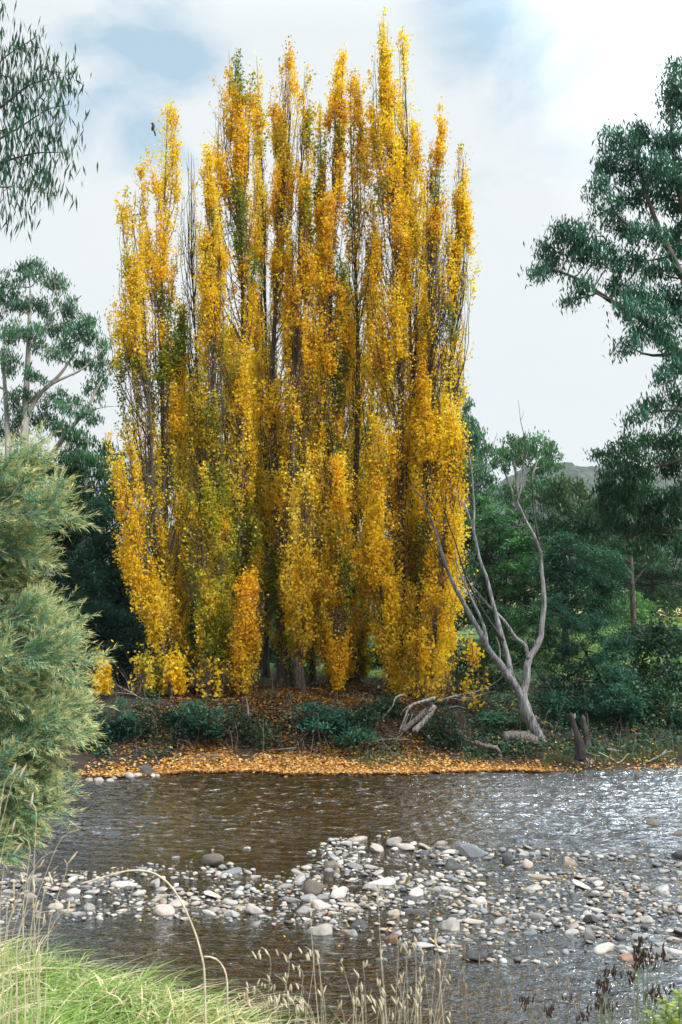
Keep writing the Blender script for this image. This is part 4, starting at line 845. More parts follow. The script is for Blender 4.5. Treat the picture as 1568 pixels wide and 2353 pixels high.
        col = (np.array(c0) * (1 - cm) + np.array(c1) * cm) * rng.uniform(.75, 1.15, (k, 1))
        v, q_ = diamonds(base + ax * Lg[:, None] * .5, ax, side, Lg, np.full(k, wd)); return v, q_, col
    T0 = np.concatenate(T0)
    khaki = np.nonzero(T0 > .34)[0]; green = np.arange(n)
    v1, q1, c1 = sprays(khaki, 15, .025, .065, .0044, .45, (.42, .45, .20), (.74, .73, .38), -.12, (.2, 1.05))
    v2, q2, c2 = sprays(green, 14, .02, .055, .0062, .75, (.06, .24, .13), (.23, .46, .26), .25, (-.3, .75))
    ob('bud_sprays', mesh('bud_sprays', v1, q1, c1), M['wattle'], root, kind='stuff')
    ob('crown', mesh('crown', v2, q2, c2), M['wattle'], root)
M['wattle_twig'] = bark_mat('wattle twigs', (.20, .24, .20), (.42, .46, .42), 20, 2, .1)
near_wattle()

# ------------------------------------------------------------------ the dead tree
def dead_tree():
    Yd = float(ground_at(1238, 1697)[1]); b = P(1236, 1695, Yd); g = float(height(b[0], b[1])); O = np.array([b[0], b[1], g])
    root = thing('dead_tree', O, label='bleached leafless dead tree leaning from the bank in front of the green trees', cat='dead tree')
    def br(pts, r0, r1, mat='dead_wood', name='branch', dy=(0, 0), S=9):
        n = len(pts); pp = np.array([P(p[0], p[1], Yd + dy[0] + (dy[1] - dy[0]) * i / (n - 1)) for i, p in enumerate(pts)]) - O
        # small kinks between the traced joints
        p2 = [pp[0]]
        for a_, b_ in zip(pp[:-1], pp[1:]):
            l = np.linalg.norm(b_ - a_); p2 += [a_ * .5 + b_ * .5 + rng.normal(0, .018, 3) * min(l, 1), b_]
        v, q_ = limb(np.array(p2), r0, r1, S, len(p2) * 4, .16, .9)
        ob(name, mesh(name, v, q_, None, True), M[mat], root)
    br([(1247, 1712), (1236, 1692), (1227, 1673), (1211, 1640), (1203, 1612), (1198, 1592)], .15, .115, name='trunk', S=12)
    br([(1199, 1600), (1189, 1583), (1165, 1552), (1152, 1528), (1134, 1508), (1119, 1486), (1110, 1468), (1084, 1420), (1060, 1376), (1035, 1325), (1029, 1312), (1004, 1227), (984, 1177), (974, 1147), (954, 1127), (934, 1107)], .095, .009, dy=(0, -.8))
    br([(1029, 1312), (1014, 1290), (999, 1267), (974, 1222), (968, 1205)], .02, .006, 'dead_dark', dy=(-.6, -.9))
    br([(1119, 1486), (1118, 1465), (1112, 1437), (1095, 1398), (1073, 1350), (1060, 1321), (1049, 1292), (1046, 1262)], .045, .014, dy=(-.2, .3))
    br([(1168, 1556), (1173, 1540), (1167, 1508), (1161, 1486), (1150, 1453), (1141, 1415), (1130, 1376), (1117, 1321), (1099, 1272), (1089, 1222), (1091, 1172), (1086, 1097), (1079, 1047), (1074, 987), (1072, 950)], .07, .006, dy=(0, .9))
    br([(1157, 1472), (1143, 1452), (1128, 1431), (1106, 1396), (1082, 1350), (1070, 1325), (1061, 1297), (1044, 1237), (1024, 1182), (1014, 1137), (1009, 1082)], .032, .006, 'dead_dark', dy=(.05, -.6))
    br([(1214, 1512), (1205, 1479), (1189, 1470), (1172, 1444), (1145, 1411), (1117, 1385), (1077, 1339), (1064, 1322)], .05, .014, dy=(0, .7))
    br([(1216, 1508), (1213, 1490), (1209, 1472)], .022, .005, name='broken_stub'); br([(1212, 1500), (1206, 1484), (1204, 1468)], .02, .004, name='broken_stub')
    br([(1198, 1600), (1205, 1586), (1211, 1563), (1211, 1530), (1217, 1510), (1231, 1492), (1244, 1462), (1246, 1431), (1251, 1393), (1249, 1343), (1246, 1322), (1244, 1272), (1229, 1232), (1204, 1187), (1189, 1154), (1199, 1117), (1198, 1072)], .095, .010, dy=(0, .4))
    br([(1243, 1262), (1236, 1235), (1226, 1172), (1221, 1072), (1206, 1012), (1196, 967), (1191, 917)], .028, .004, 'dead_dark', dy=(.3, .5))
    br([(1089, 1217), (1074, 1172), (1054, 1147), (1029, 1107)], .022, .006, dy=(.6, 1))
    br([(1150, 1520), (1149, 1497), (1145, 1475), (1139, 1462)], .025, .008)
    br([(1194, 1588), (1184, 1560), (1176, 1535), (1174, 1520)], .012, .005, name='twig'); br([(1205, 1514), (1172, 1532), (1137, 1552)], .009, .004, 'dead_dark', 'twig', dy=(-.2, -.3))
    br([(1110, 1055), (1100, 1100), (1093, 1140)], .006, .010, 'dead_dark', 'twig', dy=(.8, .8)); br([(1143, 995), (1132, 1030), (1108, 1080), (1094, 1120)], .004, .012, 'dead_dark', 'twig', dy=(.8, .8))
    for x_, y_, dx, dy2 in ((934, 1107, -14, -26), (954, 1127, -4, -30), (974, 1147, 12, -24), (1009, 1082, 6, -24), (1074, 960, -8, -30), (1079, 1047, 14, -26), (1091, 1172, 16, -18), (1061, 1297, -16, -22), (1204, 1187, 14, -16), (1221, 1072, -12, -24), (1198, 1075, -6, -26), (1196, 967, 8, -22), (1246, 1322, 14, -12), (1029, 1110, -12, -18), (1135, 1395, 12, -14), (1249, 1380, -14, -18)):
        yo = -.7 if x_ < 1020 else (.5 if x_ < 1100 else .4); br([(x_, y_), (x_ + dx * .6, y_ + dy2 * .4), (x_ + dx, y_ + dy2)], .006, .002, 'dead_dark', 'twig', dy=(yo, yo), S=5)
    br([(1247, 1712), (1262, 1722), (1280, 1728)], .07, .02, 'root', 'root_flare'); br([(1240, 1700), (1255, 1706), (1272, 1704)], .06, .02, 'root', 'root_flare')
dead_tree()

def wood(name, label, cat, pieces, Yd, group=None, base=None):
    """driftwood: several limbs of one piece; pieces: (points px, r0, r1, material, part name)"""
    lowp = max((p for pc_ in pieces for p in pc_[0]), key=lambda p: p[1])
    if Yd < 25: Yd = min(Yd, float(ground_at(lowp[0], lowp[1])[1]) - .02)
    p0 = base or pieces[0][0][0]; b = P(p0[0], p0[1], Yd); O = np.array([b[0], b[1], float(height(b[0], b[1]))])
    if len(pieces) == 1:
        pts, r0, r1, mt = pieces[0][:4]
        pp = np.array([P(p[0], p[1], Yd + (p[2] if len(p) > 2 else 0)) for p in pts]) - O
        v, q_ = limb(pp, r0, r1, 10, len(pts) * 7, .3)
        return ob(name, mesh(name, v, q_, None, True), M[mt], None, O, label=label, cat=cat, group=group)
    root = thing(name, O, label=label, cat=cat, group=group)
    for pc_ in pieces:
        pts, r0, r1, mt, pn = pc_
        pp = np.array([P(p[0], p[1], Yd + (p[2] if len(p) > 2 else 0)) for p in pts]) - O
        v, q_ = limb(pp, r0, r1, 8, len(pts) * 6, .3)
        ob(pn, mesh(pn, v, q_, None, True), M[mt], root)
    return root
WG = 'dead wood lying on the far bank'
wood('fallen_log', 'bright bleached broken log slanting down under the yellow leaves', 'log', [([(1000, 1622), (985, 1645), (968, 1665), (951, 1682)], .065, .075, 'drift')], 23.7, WG)
wood('fallen_log', 'darker log behind the bright slanting one', 'log', [([(982, 1632), (955, 1655), (925, 1682)], .06, .07, 'root')], 24.1, WG)
wood('driftwood_branch', 'pale curved branch hooking down left of the slanting logs', 'branch', [([(931, 1597), (918, 1598), (908, 1606), (902, 1624), (888, 1640), (877, 1652)], .022, .016, 'drift')], 23.8, WG)
wood('driftwood_branch', 'forked pale branch fanning down left of the bright log', 'branch', [
    ([(1000, 1604), (978, 1610), (950, 1618), (938, 1630), (930, 1652), (919, 1678)], .04, .014, 'drift', 'stem'), ([(950, 1618), (930, 1628), (920, 1644)], .012, .005, 'drift', 'prong'), ([(940, 1640), (930, 1664), (916, 1682)], .010, .004, 'drift', 'prong'), ([(948, 1640), (942, 1660), (925, 1670)], .008, .004, 'drift', 'prong')], 23.6, WG)
wood('fallen_log', 'split weathered root leaning right of the bright log', 'log', [([(1026, 1650), (1040, 1668), (1056, 1684), (1072, 1698)], .055, .05, 'root')], 23.7, WG)
wood('driftwood_branch', 'short pale stick lying flat right of the yellow leaves', 'branch', [([(1033, 1626), (1050, 1622), (1072, 1628)], .014, .007, 'drift')], 23.8, WG)
wood('fallen_branch', 'long thin twiggy branch stretching right towards the dead tree', 'branch', [
    ([(1005, 1612), (1040, 1600), (1086, 1592), (1120, 1580), (1148, 1562), (1156, 1552)], .018, .004, 'drift', 'stem'), ([(1040, 1600), (1085, 1604), (1130, 1588)], .01, .004, 'drift', 'prong'), ([(1030, 1602), (1060, 1608), (1100, 1606)], .008, .003, 'drift', 'prong')], 23.6, WG)
wood('driftwood_branch', 'thin crooked dark branch touching the leafy shore', 'branch', [
    ([(872, 1688), (880, 1702), (890, 1718), (908, 1733)], .012, .010, 'root', 'stem'), ([(860, 1702), (900, 1698), (942, 1700)], .012, .010, 'root', 'prong'), ([(925, 1684), (910, 1705), (895, 1722)], .009, .006, 'root', 'prong'), ([(890, 1742), (905, 1736), (920, 1730)], .006, .006, 'drift', 'prong')], 23.1, WG)
wood('driftwood_branch', 'slim pale twig hanging over the shore grass below the bright log', 'branch', [([(958, 1714), (966, 1728), (970, 1742)], .007, .004, 'drift')], 22.9, WG)
wood('fallen_log', 'twisted dark root piece under the hanging yellow leaves', 'log', [([(985, 1690), (990, 1702), (1000, 1708)], .035, .02, 'drift'), ][:1], 23.5, WG)
wood('fallen_log', 'thick short log with a torn end left of the dead tree foot', 'log', [([(1160, 1694), (1180, 1692), (1205, 1694), (1235, 1706)], .13, .12, 'root')], 23.2, WG)
wood('fallen_log', 'long low grey log with a drooping end on the shore', 'log', [([(1092, 1706), (1115, 1714), (1140, 1718), (1150, 1728), (1153, 1746)], .06, .025, 'root')], 23.0, WG)
wood('fallen_log', 'pale torn log end right of the dead tree foot', 'log', [([(1228, 1648), (1245, 1660), (1268, 1670)], .07, .045, 'root')], 24.0, WG)
wood('tree_stump', 'broken grey stump with exposed roots at the water edge', 'stump', [
    ([(1334, 1745), (1332, 1712), (1322, 1680), (1314, 1650), (1311, 1640)], .13, .06, 'dead_dark', 'trunk'), ([(1322, 1690), (1316, 1660), (1322, 1640)], .06, .02, 'drift', 'broken_plate'),
    ([(1331, 1730), (1345, 1742), (1360, 1752)], .04, .012, 'drift', 'root'), ([(1331, 1722), (1350, 1730), (1372, 1738), (1380, 1736)], .03, .008, 'root', 'root'), ([(1330, 1735), (1332, 1750), (1329, 1762)], .04, .02, 'drift', 'root'), ([(1340, 1735), (1352, 1752), (1348, 1766)], .03, .02, 'drift', 'root'), ([(1325, 1720), (1318, 1740), (1322, 1760)], .035, .015, 'root', 'root')], 23.2, WG)
wood('tree_stump', 'dark rotten stump just right of the grey one', 'stump', [
    ([(1352, 1725), (1348, 1690), (1342, 1665), (1339, 1645)], .11, .05, 'dead_dark', 'trunk'), ([(1345, 1690), (1352, 1665), (1350, 1640)], .02, .01, 'root', 'splinter')], 23.8, WG)
wood('driftwood_branch', 'tangle of pale roots curving along the water right of the stumps', 'branch', [
    ([(1399, 1756), (1415, 1756), (1430, 1748), (1444, 1731)], .02, .008, 'drift', 'stem'), ([(1395, 1722), (1412, 1724), (1430, 1726)], .022, .010, 'root', 'prong'), ([(1415, 1726), (1425, 1738), (1432, 1742)], .014, .008, 'root', 'prong'), ([(1375, 1728), (1400, 1740), (1418, 1750)], .010, .006, 'drift', 'prong')], 23.1, WG)
wood('driftwood_branch', 'small pale forked branch on the grassy shore at the right edge', 'branch', [
    ([(1480, 1754), (1500, 1745), (1515, 1738), (1532, 1722)], .012, .007, 'drift', 'stem'), ([(1518, 1738), (1530, 1728), (1548, 1726)], .010, .005, 'drift', 'prong')], 23.6, WG)
wood('fallen_log', 'small grey log on the leaf covered shore left of the middle', 'log', [([(450, 1738), (475, 1738), (500, 1736)], .035, .03, 'root')], 22.6, WG)
wood('fallen_branch', 'pale stick lying on the leafy shore', 'branch', [([(618, 1724), (645, 1722), (682, 1718)], .016, .012, 'root')], 22.6, WG)
wood('fallen_branch', 'dry twiggy branch sticking up left of the orange sapling', 'branch', [
    ([(330, 1608), (300, 1590), (270, 1575), (262, 1560)], .012, .004, 'drift', 'stem'), ([(300, 1590), (290, 1560), (275, 1540)], .007, .003, 'drift', 'prong'), ([(310, 1596), (280, 1592), (255, 1590)], .007, .003, 'drift', 'prong'), ([(305, 1592), (300, 1560), (302, 1545)], .006, .003, 'drift', 'prong')], 24.6, WG)
wood('tree_stump', 'pale split stump among the shaded trunks', 'stump', [([(692, 1600), (688, 1560), (683, 1515)], .13, .10, 'root')], 26.0, WG)
wood('tree_stump', 'narrow pale snag standing on the leafy slope', 'stump', [([(572, 1650), (570, 1625), (566, 1604)], .03, .012, 'root')], 24.7, WG)
wood('tree_stump', 'grey snag in the middle of the slope right of the fern bush', 'stump', [([(774, 1625), (772, 1600), (770, 1560)], .06, .05, 'root')], 26.0, WG)

# ------------------------------------------------------------------ bird on the left poplar
def bird():
    c = P(352, 293, 25.9)
    def ell(c_, r, ax_, n=10, m=8):
        th = np.linspace(0, math.pi, m)[:, None]; ph = np.linspace(0, 2 * math.pi, n, endpoint=False)[None]
        l = np.stack([r[0] * np.sin(th) * np.cos(ph), r[1] * np.sin(th) * np.sin(ph), r[2] * np.cos(th) * np.ones_like(ph)], -1)
        z = unit(np.array(ax_, float)); x = unit(np.cross([0, 1, 0], z)); y = np.cross(z, x)
        v = l[..., :1] * x + l[..., 1:2] * y + l[..., 2:] * z + np.array(c_)
        i = np.arange(m * n).reshape(m, n); q_ = np.stack([i[:-1], np.roll(i[:-1], -1, 1), np.roll(i[1:], -1, 1), i[1:]], -1).reshape(-1, 4)
        return v.reshape(-1, 3), q_
    dark, t = newmat('dark feathers'); p = N(t, 'ShaderNodeBsdfPrincipled', inp={'Roughness': .6}); p.inputs['Base Color'].default_value = (.015, .02, .025, 1); L(t, p.outputs[0], N(t, 'ShaderNodeOutputMaterial').inputs[0])
    v, q_ = join([ell((0, 0, 0), (.045, .045, .10), (.25, 0, 1)), ell((-.01, 0, .10), (.034, .034, .04), (0, 0, 1)), ell((.05, 0, -.15), (.025, .01, .10), (-.3, 0, 1)), ell((-.05, 0, .105), (.008, .008, .03), (1, 0, 0))])
    r = ob('bird', mesh('bird', v, q_, None, True), dark, None, c, label='small black bird perched near the top of the left poplar', cat='bird')
bird()

# ------------------------------------------------------------------ hill behind
def hill():
    hx = np.linspace(-420, 620, 300); hy = np.linspace(330, 900, 130); X, Y = np.meshgrid(hx, hy)
    ridge = 2 + (74 + 5 * np.sin(X * .02)) * ss(20, 130, X) * ss(620, 300, X) + 6 * ss(100, -100, X)
    prof = ss(330, 620, Y)
    Z = ridge * prof + 7 * (fbm(X * .012, Y * .012, 91) - .5) * prof + 10 * (fbm(X * .13, Y * .13, 92, 2) - .4) * prof
    idx = np.arange(X.size).reshape(X.shape); q_ = np.stack([idx[:-1, :-1], idx[:-1, 1:], idx[1:, 1:], idx[1:, :-1]], -1).reshape(-1, 4)
    m_, t = newmat('forested hill'); ge = N(t, 'ShaderNodeNewGeometry')
    v1 = N(t, 'ShaderNodeTexVoronoi', inp={'Scale': .16}); L(t, ge.outputs['Position'], v1.inputs[0])
    n_ = N(t, 'ShaderNodeTexNoise', inp={'Scale': .08, 'Detail': 6.0, 'Roughness': .7}); L(t, ge.outputs['Position'], n_.inputs[0])
    c = N(t, 'ShaderNodeValToRGB'); L(t, Mth(t, 'ADD', Mth(t, 'MULTIPLY', v1.outputs['Color'], .5), Mth(t, 'MULTIPLY', n_.outputs[0], .6)), c.inputs[0])
    c.color_ramp.elements[0].position = .3; c.color_ramp.elements[0].color = (.008, .020, .014, 1); c.color_ramp.elements[1].position = .8; c.color_ramp.elements[1].color = (.05, .075, .05, 1)
    b = N(t, 'ShaderNodeBump', inp={'Strength': 1.0, 'Distance': 2.5}); L(t, v1.outputs['Distance'], b.inputs['Height']); b.invert = True
    p = N(t, 'ShaderNodeBsdfPrincipled', inp={'Roughness': .95}); L(t, c.outputs[0], p.inputs['Base Color']); L(t, b.outputs[0], p.inputs['Normal'])
    L(t, p.outputs[0], N(t, 'ShaderNodeOutputMaterial').inputs[0])
    ob('hill', mesh('hill', np.stack([X, Y, Z], -1), q_, None, True), m_, kind='structure')
hill()

# ------------------------------------------------------------------ litter, ground cover and grass on the far bank
def scatter_bank(n, fpx, ytop, dens_fn):
    x = rng.uniform(-8.5, 9.5, n); y = far_edge(x) + rng.random(n) ** 1.4 * ytop
    keep = rng.random(n) < dens_fn(x, y); return x[keep], y[keep]
def litter():
    def dn(x, y):
        d = y - far_edge(x); px = 784 + F * x / y
        a = ss(180, 260, px) * ss(1310, 1150, px)
        strip = np.exp(-(d / (.25 + .35 * fbm(x * .8, y * 0 + 5, 119))) ** 2) * a * (.25 + .9 * ss(.35, .55, fbm(x * 2.1, y * 2.1, 113)))
        patch = ss(.40, .56, fbm(x * .9, y * .9, 111)) * ss(220, 480, px) * ss(1080, 820, px)
        low = .05 * ss(150, 250, px)
        patch = np.maximum(patch, .75 * np.exp(-((px - 680) / 190) ** 2) * ss(.38, .5, fbm(x * 1.4, y * 1.4, 117)))
        return np.clip(strip * 1.3 + patch * ss(8, 1, d) * .95 + low * ss(3, 0, d), 0, 1)
    x, y = scatter_bank(210000, None, 8.0, dn); n = len(x)
    z = height(x, y) + rng.uniform(.008, .05, n)
    ax = rdir(n) * np.array([1, 1, .35]); ax = unit(ax); sd_ = unit(np.cross(ax, rdir(n, (0, 0, 2.2), .6)))
    s = rng.uniform(.045, .085, n)
    u = rng.random(n)[:, None]; d = (y - far_edge(x))[:, None]
    col = np.where(u < .30, [.66, .32, .05], np.where(u < .52, [.50, .20, .03], np.where(u < .78, [.22, .11, .045], [.70, .46, .16])))
    col = np.where((d < .9) & (u > .5), np.array([.70, .47, .20]), col) * rng.uniform(.55, 1.15, (n, 1)) * (1 - .5 * ss(.5, 1.6, d))  # shade on the upper slope is put into the leaf colour
    v, q_ = diamonds(np.stack([x, y, z], -1), ax, sd_, s, s * .9)
    ob('fallen_leaves', mesh('fallen_leaves', v, q_, col), M['litter'], kind='stuff')
litter()
def bank_cover():
    # broad leaved creepers and brambles on the slope
    def dn(x, y):
        d = y - far_edge(x); px = 784 + F * x / y
        a = .9 * ss(1040, 1110, px) * ss(1250, 1180, px) * ss(.5, .9, d) * ss(3.2, 2.2, d) + .5 * ss(1040, 1110, px) * ss(2, 3, d)
        b = .65 * ss(1180, 1300, px) * ss(.6, 1.1, d) * ss(4, 2.5, d) * ss(.36, .5, fbm(x * 2.2, y * 2.2, 126))
        c = .5 * ss(170, 240, px) * ss(.7, 1.1, d) * ss(3.5, 2.5, d) * ss(.47, .60, fbm(x * 1.7, y * 1.7, 121)) * .8
        return np.clip(a + b + c, 0, 1)
    x, y = scatter_bank(150000, None, 7.5, dn); n = len(x)
    hgt = .05 + .38 * fbm(x * 1.6, y * 1.6, 122); z = height(x, y) + rng.random(n) * hgt
    ax = unit(rdir(n) * np.array([1, 1, .5])); sd_ = unit(np.cross(ax, rdir(n, (0, -.5, 1.6), .6))); s = rng.uniform(.05, .09, n)
    m_ = rng.random((n, 1)); col = (np.array([.014, .045, .026]) * (1 - m_) + np.array([.07, .15, .08]) * m_)
    yel = rng.random(n) < .045; col[yel] = [.55, .33, .04]
    v, q_ = diamonds(np.stack([x, y, z], -1), ax, sd_, s, s * .7)
    ob('brambles', mesh('brambles', v, q_, col), M['wattle'], kind='stuff')
bank_cover()
def blades(x, y, z, Lg, wd, lean, col, nseg=3, curl=.5):
    """curved grass blades as tapering ribbons; lean (n,2) horizontal tip offset"""
    n = len(x); ph = rng.random(n) * math.pi; sdx = np.stack([np.cos(ph), np.sin(ph), np.zeros(n)], -1)
    vs_ = []
    for k in range(nseg + 1):
        t_ = k / nseg; w_ = wd * (1 - t_ ** 1.5 * .92) * .5
        p = np.stack([x + lean[:, 0] * t_ ** 2, y + lean[:, 1] * t_ ** 2, z + Lg * (t_ - curl * .5 * t_ ** 3)], -1)
        vs_ += [p - sdx * w_[:, None], p + sdx * w_[:, None]]
    V = np.stack(vs_, 1); i = np.arange(n)[:, None] * (2 * (nseg + 1)); qs = []
    for k in range(nseg): qs.append(np.concatenate([i + 2 * k, i + 2 * k + 1, i + 2 * k + 3, i + 2 * k + 2], 1))
    q_ = np.stack(qs, 1).reshape(-1, 4); return V.reshape(-1, 3), q_, np.repeat(col, nseg, 0)
def bank_grass():
    def dn(x, y):
        d = y - far_edge(x); px = 784 + F * x / y
        a = .8 * ss(.25, .5, d) * ss(1.4, .9, d) * (ss(780, 860, px) * ss(.42, .55, fbm(x * 1.3, y, 131)) + ss(1420, 1470, px) * .9)
        b = .3 * ss(4.5, 7, d) * ss(500, 700, px)
        tuft = sum(np.exp(-((px - c_) / 9) ** 2 - ((d - .45) / .25) ** 2) for c_ in (655, 1252, 860, 960, 1250)) * 1.2
        return np.clip(a + b + tuft, 0, 1)
    x, y = scatter_bank(90000, None, 9, dn); n = len(x); z = height(x, y) - .01
    Lg = rng.uniform(.08, .30, n) * (.5 + .8 * fbm(x * 2, y * 2, 132)); px = 784 + F * x / y
    m_ = rng.random((n, 1)); col = np.array([.035, .075, .022]) * (1 - m_) + np.array([.14, .20, .05]) * m_
    lean = rng.normal(0, .08, (n, 2))
    v, q_, c = blades(x, y, z, Lg, np.full(n, .010), lean, col, 2)
    ob('bank_grass', mesh('bank_grass', v, q_, c), M['grass'], kind='stuff')
    # meadow grass behind, bright green where it shows at the right of the clump
    n = 60000; x = rng.uniform(-2, 30, n); y = rng.uniform(29, 75, n); k = rng.random(n) < ss(3.0, 6.5, x - (y - 30) * .15); x, y = x[k], y[k]; n = len(x)
    m_ = fbm(x * .5, y * .5, 133)[:, None] * .7 + rng.random((n, 1)) * .3; col = np.array([.07, .16, .03]) * (1 - m_) + np.array([.22, .34, .06]) * m_
    v, q_, c = blades(x, y, height(x, y) - .02, rng.uniform(.12, .34, n), np.full(n, .05), rng.normal(0, .12, (n, 2)), col, 1)
    ob('meadow_grass', mesh('meadow_grass', v, q_, c), M['grass'], kind='stuff')
bank_grass()

# ------------------------------------------------------------------ stones
sm, t = newmat('river stone')
oi = N(t, 'ShaderNodeObjectInfo'); ge = N(t, 'ShaderNodeNewGeometry'); tcs = N(t, 'ShaderNodeTexCoord')
ns = N(t, 'ShaderNodeTexNoise', inp={'Scale': 9.0, 'Detail': 8.0, 'Roughness': .7}); nl = N(t, 'ShaderNodeTexNoise', inp={'Scale': 2.0, 'Detail': 3.0})
L(t, ge.outputs['Position'], ns.inputs[0]); L(t, ge.outputs['Position'], nl.inputs[0])
rs = N(t, 'ShaderNodeValToRGB'); L(t, Mth(t, 'ADD', Mth(t, 'MULTIPLY', ns.outputs[0], .6), Mth(t, 'MULTIPLY', nl.outputs[0], .4)), rs.inputs[0]); rs.color_ramp.elements[0].position = .34; rs.color_ramp.elements[0].color = (.55, .52, .5, 1); rs.color_ramp.elements[1].position = .62; rs.color_ramp.elements[1].color = (1.08, 1.06, 1.04, 1)
mu = N(t, 'ShaderNodeMix', data_type='RGBA', blend_type='MULTIPLY'); mu.inputs['Factor'].default_value = 1; L(t, rs.outputs[0], mu.inputs[7])
STONE_COL = mu.inputs[6]; L(t, oi.outputs['Color'], STONE_COL)
sx = N(t, 'ShaderNodeSeparateXYZ'); L(t, ge.outputs['Position'], sx.inputs[0])
wt = Mth(t, 'MULTIPLY', Mth(t, 'SUBTRACT', Mth(t, 'ADD', .0, Mth(t, 'MULTIPLY', nl.outputs[0], .035)), sx.outputs['Z']), 60, True)     # wet waterline band
wc = N(t, 'ShaderNodeMix', data_type='RGBA', blend_type='MULTIPLY'); L(t, wt, wc.inputs['Factor']); L(t, mu.outputs[2], wc.inputs[6]); wc.inputs[7].default_value = (.42, .39, .36, 1)
p = N(t, 'ShaderNodeBsdfPrincipled'); L(t, wc.outputs[2], p.inputs['Base Color']); L(t, Mth(t, 'SUBTRACT', .85, Mth(t, 'MULTIPLY', wt, .5)), p.inputs['Roughness'])
bp = N(t, 'ShaderNodeBump', inp={'Strength': .5, 'Distance': .02}); L(t, ns.outputs[0], bp.inputs['Height']); L(t, bp.outputs[0], p.inputs['Normal'])
L(t, p.outputs[0], N(t, 'ShaderNodeOutputMaterial').inputs[0])
pebm = sm.copy(); pebm.name = 'pebbles'; tt2 = pebm.node_tree
for lk in list(tt2.links):
    if lk.from_node.bl_idname == 'ShaderNodeObjectInfo': s_ = lk.to_socket; tt2.links.remove(lk)
a_ = N(tt2, 'ShaderNodeAttribute', attribute_name='Col'); L(tt2, a_.outputs['Color'], s_)

def ico(sub):
    import bmesh
    b = bmesh.new(); bmesh.ops.create_icosphere(b, subdivisions=sub, radius=1)
    v = np.array([x.co[:] for x in b.verts]); f = np.array([[l.index for l in x.verts] for x in b.faces]); b.free(); return v, f
def stone_shape(sub, seed, blocky):
    v, f = ico(sub); r = np.random.default_rng(seed)
    # cut by random planes for an angular yet worn outline
    out = v * 1.0
    for _ in range(int(5 + 10 * blocky)):
        nrm = unit(r.normal(size=3)); h_ = r.uniform(.45, .85); dd = out @ nrm - h_; out = out - np.maximum(dd, 0)[:, None] * nrm * (.78 + .2 * blocky)
    out *= 1 + .05 * np.sin(v @ r.normal(size=3) * 3)[:, None]
    out /= np.abs(out).max(0)
    return out, f
SHAPES = {}
for k in range(8): SHAPES['round%d' % k] = stone_shape(3, 200 + k, .15)
for k in range(8): SHAPES['block%d' % k] = stone_shape(3, 300 + k, .9)
SM = {k: mesh('stone_' + k[:5], v * .5, f, None, True) for k, (v, f) in SHAPES.items()}
for k_, m_ in SM.items():
    m_.materials.append(sm)
    if k_.startswith('block'): m_.set_sharp_from_angle(angle=R(24))
CO = {'pale grey': (.47, .47, .465), 'cream': (.52, .48, .42), 'white': (.58, .57, .55), 'grey': (.30, .31, .32), 'blue grey': (.22, .25, .28), 'dark grey': (.085, .09, .10), 'tan': (.42, .36, .295), 'pinkish': (.45, .40, .375), 'rusty brown': (.32, .21, .14), 'brown': (.17, .15, .13)}
def stone(x, y, w_, d_, h_, col, shape, rz, tilt, name='river_stone', sink=.3, **kw):
    z = max(float(height(x, y)), -.035)
    o = ob(name, SM[shape], None, None, (x, y, z + h_ * (.5 - sink)), **kw)
    o.scale = (w_, d_, h_); o.rotation_euler = (tilt[0], tilt[1], rz); c = np.array(CO[col]) * rng.uniform(.66, 1.05); o.color = (*np.clip(c, 0, .85), 1); return o
SG = 'river stones on the gravel bar'
